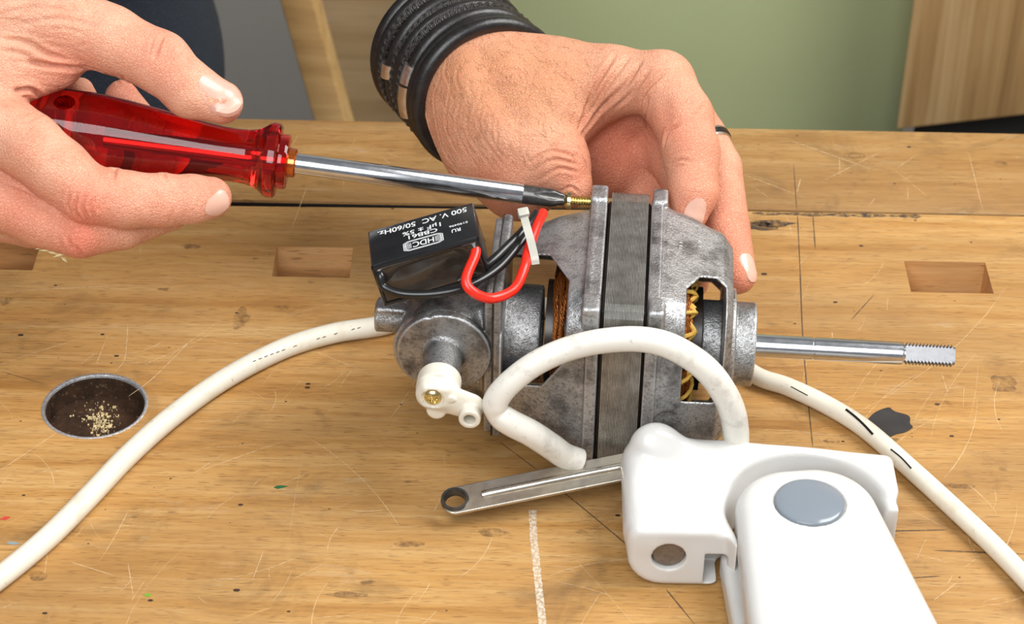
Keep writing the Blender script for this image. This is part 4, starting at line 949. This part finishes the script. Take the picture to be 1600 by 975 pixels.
# ================================================================== PERSON: two hands, trousers, shirt
person = empty('person', (-32, 40, FZ), 'person in dark jeans working with both hands on the motor', 'person')
def HP(q, ref): return atD(q[0], q[1], ref - q[2])
def hand_volume(chains, ref, lo_hi, h):
    v = Vol(lo_hi[0], lo_hi[1], h)
    for k, flat_, pts in chains:
        W = [HP(p, ref) for p in pts]; R = [p[3] / (F / (ref - p[2])) for p in pts]
        if len(W) == 1: v.add(cone(W[0], W[0] + 1e-3, R[0], R[0], flat_), k)
        for a_, b_, ra, rb in zip(W[:-1], W[1:], R[:-1], R[1:]): v.add(cone(a_, b_, ra, rb, flat_), k)
    return v
def surf_pts(bvh, pts):
    out = []
    for p in pts:
        hit = bvh.ray_cast(Vector(C), Vector(ray(*p)).normalized())
        if hit[0] is not None: out.append(np.array(hit[0]))
    return out
def build_hand(name, chains, ref, creases, tints, base, nails, h, label, k_extra=None):
    pts = np.array([HP(p, ref) for _, _, c in chains for p in c]); rr = np.array([p[3] / (F / (ref - p[2])) for _, _, c in chains for p in c])
    lo = (pts - rr[:, None]).min(0) - 0.3; hi = (pts + rr[:, None]).max(0) + 0.3
    v = hand_volume(chains, ref, (lo, hi), h)
    if k_extra: k_extra(v)
    V, Q = v.mesh()
    bvh = BVHTree.FromPolygons([Vector(p) for p in V], [tuple(int(i) for i in q) for q in Q])
    # vertex normals from the field
    g = np.stack(np.gradient(v.f, h), -1); ix = np.clip(((V - v.lo) / h).round().astype(int), 0, np.array(v.n) - 1)
    N = g[ix[:, 0], ix[:, 1], ix[:, 2]]; N = N / (np.linalg.norm(N, axis=1)[:, None] + 1e-9)
    D = np.zeros(len(V))
    for (poly, w, dep) in creases:
        P = surf_pts(bvh, [tuple(q) for q in spline([(*p, 0) for p in poly], 40)[:, :2]])
        if len(P) < 2: continue
        P = np.array(P); s_ = np.linspace(0, 1, len(P)); fade = np.clip(np.minimum(s_, 1 - s_) * 5 + 0.15, 0, 1)
        sel = np.where(((V > P.min(0) - 4 * w) & (V < P.max(0) + 4 * w)).all(1))[0]
        if not len(sel): continue
        d2 = ((V[sel][:, None, :] - P[None]) ** 2).sum(2); j = d2.argmin(1); d = np.sqrt(d2[np.arange(len(sel)), j])
        D[sel] += fade[j] * dep * (-np.exp(-(d / w) ** 2) + 0.45 * np.exp(-((d - 2.0 * w) / (1.1 * w)) ** 2))
    V = V + N * D[:, None]
    o = mesh(name, V, Q, M['skin'], person)
    T = np.tile(np.array([base[0], base[1], 0, 1.0]), (len(V), 1))
    for (px, py, rad, ch, amt) in tints:
        P = surf_pts(bvh, [(px, py)])
        if not P: continue
        rc_ = rad / pxcm(P[0]); d = np.linalg.norm(V - P[0], axis=1); T[:, ch] += amt * np.exp(-(d / rc_) ** 2)
    ca_ = o.data.color_attributes.new('tint', 'FLOAT_COLOR', 'POINT'); ca_.data.foreach_set('color', np.clip(T, 0, 1).astype(np.float32).ravel())
    tag(o, label)
    bvh = BVHTree.FromPolygons([Vector(p) for p in V], [tuple(int(i) for i in q) for q in Q])
    for (c, dr, L_, W_, nn_, mat_) in nails:
        n_ = rt * nn_[0] + up * nn_[1] - fw * nn_[2]; n_ /= np.linalg.norm(n_)
        P = surf_pts(bvh, [c])[0]; a_ = rt * dr[0] - up * dr[1]; a_ = a_ - n_ * (a_ @ n_); a_ /= np.linalg.norm(a_); b_ = np.cross(n_, a_)
        nu, nv = 15, 11; G = []; ok = True
        for i in range(nu):
            u_ = -1 + 2 * i / (nu - 1); wv = (1 - abs(u_) ** (4 if u_ > 0 else 3.0)) ** 0.5 if abs(u_) < 1 else 0.0; wv = max(wv, 0.34)
            for j in range(nv):
                s_ = -1 + 2 * j / (nv - 1); q_ = P + a_ * u_ * L_ / 2 + b_ * s_ * wv * W_ / 2
                hit = bvh.ray_cast(Vector(q_ + n_ * 1.2), Vector(-n_))
                G.append(np.array(hit[0]) if hit[0] is not None and (np.array(hit[0]) - q_) @ n_ > -0.45 else q_ - n_ * 0.40)
        G = np.array(G).reshape(nu, nv, 3)
        for _ in range(2):
            G[1:-1, 1:-1] = (G[1:-1, 1:-1] * 2 + G[:-2, 1:-1] + G[2:, 1:-1] + G[1:-1, :-2] + G[1:-1, 2:]) / 6
        uu = np.linspace(-1, 1, nu)[:, None, None]
        top = G + n_ * (0.010 + 0.03 * np.clip(uu, 0, 1)); bot = G - n_ * 0.14
        VV = list(top.reshape(-1, 3)) + list(bot.reshape(-1, 3)); m_ = nu * nv
        Fq = [[i * nv + j, i * nv + j + 1, (i + 1) * nv + j + 1, (i + 1) * nv + j] for i in range(nu - 1) for j in range(nv - 1)]
        Fq += [[m_ + x for x in f[::-1]] for f in Fq]
        rim = [i * nv for i in range(nu)] + [(nu - 1) * nv + j for j in range(1, nv)] + [i * nv + nv - 1 for i in range(nu - 2, -1, -1)] + [j for j in range(nv - 2, 0, -1)]
        Fq += [[rim[i], rim[(i + 1) % len(rim)], m_ + rim[(i + 1) % len(rim)], m_ + rim[i]] for i in range(len(rim))]
        mesh('fingernail', VV, Fq, M[mat_], o, sharp=50)
    return o
# ---- hand on the screwdriver
R1 = 78.5
ch1 = [
 (0.3, None, [(-330, -190, 0.0, 118), (-190, -70, 0.1, 110)]),
 (0.5, None, [(-190, -70, 0.1, 108), (-95, 20, 0.3, 98)]),
 (0.5, None, [(-190, -60, 0.1, 100), (-25, 185, 1.0, 62)]),
 (0.5, None, [(-190, -30, -0.3, 100), (-65, 262, 0.4, 60)]),
 (0.5, None, [(-200, -10, -0.8, 95), (-90, 310, -0.9, 54)]),
 (0.5, None, [(-210, 10, -1.4, 85), (-105, 330, -2.2, 48)]),
 (0.4, None, [(-110, -25, 0.5, 88), (85, 32, 0.6, 66)]),
 (0.3, None, [(85, 32, 0.6, 66), (170, 60, 0.75, 51), (250, 97, 0.85, 47), (298, 141, 0.9, 42), (346, 160, 0.85, 34)]),
 (0.5, None, [(88, 98, 0.5, 42), (10, 118, 0.8, 52)]),
 (0.3, None, [(60, 60, 0.5, 60), (-30, 90, 0.5, 85)]),
 (0.16, None, [(-25, 185, 1.0, 62), (45, 228, 1.7, 53), (92, 266, 1.65, 50), (136, 304, 1.5, 47), (195, 312, 1.2, 45), (255, 313, 1.0, 41), (300, 311, 0.9, 38), (329, 309, 0.8, 33)]),
 (0.10, None, [(-65, 262, 0.4, 60), (8, 314, 0.9, 49), (70, 342, 0.9, 46), (125, 358, 0.8, 45), (190, 350, 0.2, 40), (262, 326, -0.6, 35), (262, 250, -2.1, 33), (190, 152, -1.8, 26)]),
 (0.10, None, [(-90, 310, -0.9, 52), (50, 345, -1.2, 42), (140, 318, -2.3, 36), (155, 220, -2.8, 32), (126, 142, -1.9, 21)]),
 (0.10, None, [(-105, 330, -2.2, 48), (10, 330, -3.0, 38), (60, 280, -3.6, 32), (70, 220, -3.2, 27)]),
]
cr1 = [([(254, 56), (247, 74), (241, 92)], 0.07, 0.10), ([(264, 64), (258, 86)], 0.06, 0.05), ([(274, 78), (263, 102)], 0.06, 0.05), ([(240, 62), (234, 88)], 0.06, 0.04),
 ([(35, 96), (85, 103), (132, 108)], 0.09, 0.16), ([(0, 62), (38, 65), (75, 84), (112, 96)], 0.09, 0.09), ([(22, 142), (50, 140), (74, 158)], 0.08, 0.17),
 ([(122, 304), (116, 325), (128, 346)], 0.06, 0.07), ([(136, 300), (128, 322), (141, 346)], 0.06, 0.08), ([(150, 304), (142, 326), (150, 344)], 0.06, 0.06), ([(110, 300), (105, 318), (112, 334)], 0.06, 0.05), ([(164, 300), (160, 322)], 0.05, 0.04),
 ([(180, 258), (177, 282)], 0.07, 0.10), ([(254, 268), (262, 288)], 0.06, 0.06), ([(270, 326), (264, 350)], 0.06, 0.05),
 ([(118, 384), (129, 402)], 0.06, 0.06), ([(92, 374), (100, 394)], 0.06, 0.05), ([(106, 370), (113, 392)], 0.06, 0.05),
 ([(188, 118), (202, 133), (216, 146)], 0.08, 0.06), ([(120, 100), (160, 112), (190, 132)], 0.07, 0.04), ([(0, 22), (60, 12), (130, 20)], 0.08, 0.04), ([(20, 40), (90, 30), (150, 40)], 0.08, 0.035), ([(0, 80), (30, 84), (60, 96)], 0.08, 0.05), ([(40, 190), (70, 178), (84, 186)], 0.07, 0.05), ([(40, 205), (60, 200)], 0.06, 0.03),
 ([(0, 282), (50, 302), (92, 328), (118, 348)], 0.06, 0.05)]
for i in range(26):
    y0 = -5 + i * 8 + rng.uniform(-3, 3); x0 = rng.uniform(0, 90); cr1.append(([(x0, y0), (x0 + 28, y0 + rng.uniform(-5, 7)), (x0 + 55, y0 + rng.uniform(-6, 14))], 0.05, rng.uniform(0.008, 0.02)))
ti1 = [(255, 85, 45, 0, 0.5), (135, 325, 50, 0, 0.7), (370, 175, 30, 0, 0.6), (345, 300, 40, 0, 0.5), (125, 385, 45, 0, 0.8), (200, 130, 45, 0, 0.55), (110, 100, 45, 0, 0.5), (70, 150, 40, 0, 0.45), (20, 330, 60, 0, 0.55), (250, 330, 60, 0, 0.3)]
na1 = [((345, 144), (0.88, 0.47), 1.42, 1.05, (0.06, 0.62, 0.76), 'nail'), ((341, 322), (0.86, -0.42), 0.9, 0.72, (0.38, -0.62, 0.66), 'nailpale')]
hand1 = build_hand('hand', ch1, R1, cr1, ti1, (0.10, 0.0), na1, 0.06, 'hand gripping the red screwdriver handle, thumb on top')

# ---- hand steadying the motor from behind
R2 = 80.0
fd = rt * (-0.42) + up * 0.50 + fw * 0.757; fd /= np.linalg.norm(fd)
m1 = rt * 0.69 + up * 0.73; m1 -= fd * (m1 @ fd); m1 /= np.linalg.norm(m1); m2 = np.cross(fd, m1)
Wc = atD(762, 147, R2 + 3.2)
ch2 = [
 (0.5, None, [(762, 147, -3.2, 100), (850, 160, -2.6, 88)]),
 (0.6, None, [(800, 118, -3.2, 74), (880, 128, -2.8, 62), (950, 126, -2.2, 51), (1034, 131, -1.4, 50)]),
 (0.5, None, [(790, 150, -4.2, 85), (900, 165, -4.6, 72), (1010, 165, -4.2, 55)]),
 (0.3, None, [(1034, 131, -1.4, 51), (1066, 184, -0.5, 47), (1080, 238, 0.1, 43), (1083, 300, 0.55, 38), (1078, 333, 0.6, 29)]),
 (0.10, None, [(1040, 145, -3.2, 52), (1095, 215, -2.4, 40), (1122, 262, -1.8, 37), (1138, 360, -0.7, 34), (1152, 430, 0.1, 30)]),
 (0.10, None, [(1010, 165, -4.4, 50), (1070, 280, -4.0, 38), (1090, 380, -2.8, 32), (1080, 440, -2.0, 28)]),
 (0.10, None, [(960, 180, -5.6, 48), (1010, 290, -5.2, 36), (1020, 380, -4.2, 30)]),
 (0.5, None, [(860, 200, -4.4, 80), (950, 240, -5.2, 70)]),
 (0.5, None, [(765, 175, -2.6, 92), (812, 222, -2.0, 78), (868, 256, -1.3, 52), (892, 292, -1.2, 33)]),
 (0.5, None, [(765, 225, -3.0, 78), (812, 276, -2.2, 70)]),
 (0.5, None, [(860, 190, -2.6, 55), (930, 150, -2.6, 45)]),
]
def extra2(v):
    v.add(cone(Wc, Wc + fd * 5, 2.35, 2.40), 0.5); v.add(cone(Wc + fd * 5, Wc + fd * 14.5, 2.40, 3.2), 0.3)
cr2 = [([(962, 84), (928, 140), (902, 208)], 0.08, 0.12), ([(984, 88), (950, 132), (908, 195)], 0.08, 0.10), ([(1002, 96), (975, 135), (936, 172), (905, 216)], 0.09, 0.13), ([(1016, 108), (990, 142), (960, 170)], 0.07, 0.07), ([(1040, 112), (1010, 140), (1000, 165)], 0.07, 0.08),
 ([(690, 112), (678, 160), (692, 232), (720, 270)], 0.05, 0.022), ([(722, 148), (714, 205), (752, 272)], 0.05, 0.026), ([(738, 152), (731, 205), (772, 268)], 0.05, 0.026), ([(706, 130), (697, 195), (728, 265)], 0.05, 0.022), ([(755, 160), (750, 205), (790, 262)], 0.05, 0.022), ([(770, 180), (770, 220), (800, 258)], 0.05, 0.02),
 ([(826, 255), (860, 236), (902, 246)], 0.06, 0.07), ([(832, 270), (864, 250), (906, 258)], 0.06, 0.06), ([(840, 284), (872, 264), (905, 270)], 0.06, 0.05), ([(850, 230), (880, 226), (900, 234)], 0.06, 0.05),
 ([(1037, 232), (1044, 206), (1062, 194)], 0.07, 0.09), ([(1012, 150), (1010, 190), (1028, 226)], 0.08, 0.09), ([(1044, 258), (1062, 250), (1080, 252)], 0.06, 0.05), ([(1050, 262), (1070, 256)], 0.05, 0.03),
 ([(875, 300), (892, 292), (906, 302)], 0.05, 0.06), ([(1120, 345), (1145, 335), (1168, 338)], 0.05, 0.05), ([(1095, 150), (1080, 165)], 0.06, 0.04), ([(1100, 165), (1086, 182)], 0.06, 0.04),
 ([(690, 255), (740, 290), (800, 300)], 0.08, 0.05), ([(665, 170), (672, 200), (690, 250)], 0.06, 0.06),
 ([(745, 62), (765, 120), (800, 178), (830, 205)], 0.42, 0.13), ([(850, 95), (890, 140), (905, 180)], 0.35, 0.07), ([(1035, 150), (1045, 200)], 0.3, 0.05)]
for i in range(30):
    a_ = rng.uniform(0, 1); x0 = 690 + 150 * a_ + rng.uniform(-8, 8); y0 = rng.uniform(80, 220); cr2.append(([(x0, y0), (x0 - 5, y0 + 20), (x0 + 4, y0 + 42)], 0.05, rng.uniform(0.008, 0.02)))
ti2 = [(780, 140, 100, 1, 0.5), (720, 110, 60, 1, 0.5), (860, 110, 90, 1, 0.5), (900, 270, 45, 0, 0.5), (780, 310, 60, 0, 0.5), (960, 230, 90, 0, 0.9), (1080, 330, 45, 0, 0.5), (1110, 130, 60, 0, 0.4), (1150, 360, 80, 0, 0.55), (1160, 450, 40, 0, 0.6), (1100, 220, 50, 0, 0.5), (1040, 190, 45, 0, 0.4)]
na2 = [((1087, 335), (-0.1, 1.0), 1.05, 0.72, (0.36, 0.10, 0.9), 'nailpale'), ((1175, 418), (0.12, 1.0), 1.0, 0.62, (0.88, 0.05, 0.42), 'nailpale')]
hand2 = build_hand('hand', ch2, R2, cr2, ti2, (0.15, 0.25), na2, 0.062, 'tanned hand steadying the motor from behind, fingers curled over its top', extra2)

# fine dark hairs on the wrist and the back of that hand
bv = BVHTree.FromObject(hand2, bpy.context.evaluated_depsgraph_get()); o2 = ORG[hand2.name]
hb = MB(); pts_ = []
M['hair'] = flat('body_hair', lin(110, 70, 44), 0.5, 0, 0.2)
for i in range(800):
    px, py = rng.uniform(665, 960), rng.uniform(45, 250)
    if rng.uniform() > 1.15 - (px - 665) / 330: continue
    r0_ = ray(px, py); hit = bv.ray_cast(Vector((C - o2) * S), Vector(r0_).normalized())
    if hit[0] is None: continue
    p = np.array(hit[0]) / S + o2; nn_ = np.array(hit[1]); d_ = rt * (0.45 + rng.normal(0, 0.10)) - up * (0.75 + rng.normal(0, 0.10)); d_ = d_ - nn_ * (d_ @ nn_); d_ /= np.linalg.norm(d_); L_ = rng.uniform(0.18, 0.42)
    sd_ = np.cross(nn_, d_) * rng.normal(0, 0.10)
    P = [p - nn_ * 0.02, p + d_ * L_ * 0.35 + nn_ * 0.02, p + d_ * L_ * 0.7 + nn_ * 0.025 + sd_ * 0.5, p + d_ * L_ + nn_ * 0.03 + sd_]
    hb.tube(P, [0.0034, 0.0034, 0.0026, 0.001], 3, False)
tag(hb.build('hair', M['hair'], hand2), kind='stuff')

# ---- clothes: dark jeans and a shirt (above the picture)
e0, e1 = onY(316, 0, 32), onY(357, 128, 32); dn = (e1 - e0) / np.linalg.norm(e1 - e0)
v = Vol((-58, 18, FZ), (-6, 62, 24), 0.9)
c0_ = e0 + np.array([-11.9, 1, 0]); c1_ = e1 + np.array([-11.6, 1, 0])
v.add(cone(c0_ - dn * 14, c1_, 10.4, 10.5), 0); v.add(cone(c1_, (c1_[0] + 2, 40, -45), 10.5, 7.2), 3); v.add(cone((c1_[0] + 2, 40, -45), (c1_[0] + 1, 44, FZ + 3), 7.2, 5.8), 2)
v.add(cone((-42, 40, 0), (-44, 42, -45), 10.2, 7.2), 3); v.add(cone((-44, 42, -45), (-45, 46, FZ + 3), 7.2, 5.8), 2); v.add(cone((-38, 40, 14), (-28, 40, 14), 11, 11), 4)
V, Q = v.mesh(); tag(mesh('trousers', V, Q, M['denim'], person), 'dark blue jeans')
f1 = HP((-300, -160, 0, 0), R1); f2 = Wc + fd * 13.8
v = Vol((-66, 0, 8), (6, 66, 78), 0.9)
v.add(cone((-38, 41, 20), (-28, 41, 20), 11.5, 11.5), 3); v.add(cone((-40, 41, 45), (-24, 41, 45), 12.5, 12.5, (Y_, 1.2)), 6); v.add(cone((-44, 42, 56), (-20, 42, 56), 6, 6), 5)
v.add(cone(f1, (-44, 28, 20), 3.6, 4.8), 1); v.add(cone((-44, 28, 20), (-49, 42, 54), 4.8, 6), 2)
v.add(cone(f2, f2 + fd * 12, 3.7, 4.6), 1); v.add(cone(f2 + fd * 12, (-15, 42, 54), 4.6, 6), 2)
V, Q = v.mesh(); tag(mesh('shirt', V, Q, M['shirt'], person), 'grey shirt')

# ================================================================== BRACELET AND RING
brc = empty('bracelet', Wc - fd * 0.2 - np.array([0, 0, 2.6]), 'wide black leather cord bracelet with silver clasps on the wrist', 'bracelet')
cords = [(0.0, 0.30, 'leather'), (0.50, 0.25, 'leather'), (0.95, 0.27, 'leather'), (1.42, 0.20, 'braid'), (1.82, 0.24, 'leather'), (2.25, 0.20, 'braid'), (2.65, 0.26, 'leather'), (3.10, 0.21, 'braid'), (3.52, 0.27, 'leather'), (4.02, 0.30, 'leather')]
def prj(p):
    d = np.asarray(p) - C; w_ = d @ fw; return np.array([800 + F * (d @ rt) / w_, 487.5 - F * (d @ up) / w_])
for i, (t_, r_, mt) in enumerate(cords):
    ph = rng.uniform(0, 6.28); Rr = 2.70 + 0.04 * rng.uniform(-1, 1)
    cb_ = MB().ring(Wc + fd * t_, fd, Rr, r_, 360 if mt == 'braid' else 72, 12, 1.0, m1, lambda q, ph=ph: 0.10 * math.sin(q + ph))
    if mt == 'braid':
        VV = np.array(cb_.V).reshape(360, 12, 3); cc_ = VV.mean(1, keepdims=True); qa = np.arange(360)[:, None] * 2 * math.pi / 360; wa = np.arange(12)[None, :] * 2 * math.pi / 12
        md = 1 + 0.20 * (np.abs(np.sin(30 * qa + wa)) + np.abs(np.sin(30 * qa - wa)) - 1.2); cb_.V = [tuple(p) for p in (cc_ + (VV - cc_) * md[:, :, None]).reshape(-1, 3)]
    cb_.build('cord', M[mt], brc)
def clasp(t_, px0, px1, r_):
    pts = []
    Q_ = np.linspace(0, 2 * math.pi, 720); bb = np.cross(fd, m1)
    P = [Wc + fd * t_ + 2.74 * (m1 * math.cos(q) + bb * math.sin(q)) for q in Q_]
    vis = [k for k in range(720) if (m1 * math.cos(Q_[k]) + bb * math.sin(Q_[k])) @ fw < 0.35]
    ks = [min(vis, key=lambda k: np.linalg.norm(prj(P[k]) - np.array(p))) for p in (px0, px1)]
    seq = np.linspace(Q_[ks[0]], Q_[ks[1]], 9); pp = [Wc + fd * t_ + 2.74 * (m1 * math.cos(q) + bb * math.sin(q)) for q in seq]
    return MB().tube(pp, r_, 16)
clasp(0.95, (640, 100), (632, 128), 0.36).build('clasp', M['silver'], brc); clasp(0.95, (631, 131), (622, 182), 0.37).build('clasp', M['silver'], brc)
clasp(2.65, (598, 96), (606, 118), 0.35).build('clasp', M['silver'], brc)
ra, rb2 = HP((1095, 215, -2.4, 0), R2), HP((1122, 262, -1.8, 0), R2); rcn = ra * 0.72 + rb2 * 0.28; rdx = rb2 - ra
rg = empty('ring', rcn - np.array([0, 0, 0.9]), 'dark and silver finger ring behind the index finger', 'ring')
n = 48
for nm, mt, w_, rr_ in (('band', 'silver', 0.20, 0.93), ('inlay', 'blackw', 0.09, 0.97)):
    u_ = rdx / np.linalg.norm(rdx)
    a_ = np.cross(u_, [0, 0, 1.0]); a_ /= np.linalg.norm(a_); b_ = np.cross(u_, a_); pf = [(rr_ - 0.16, -w_), (rr_, -w_), (rr_, w_), (rr_ - 0.16, w_)]
    V = [rcn + (a_ * math.cos(2 * math.pi * k / n) + b_ * math.sin(2 * math.pi * k / n)) * r + u_ * z for r, z in pf for k in range(n)]
    Fq = [[i * n + k, i * n + (k + 1) % n, ((i + 1) % 4) * n + (k + 1) % n, ((i + 1) % 4) * n + k] for i in range(4) for k in range(n)]
    mesh(nm, V, Fq, M[mt], rg, sharp=40)
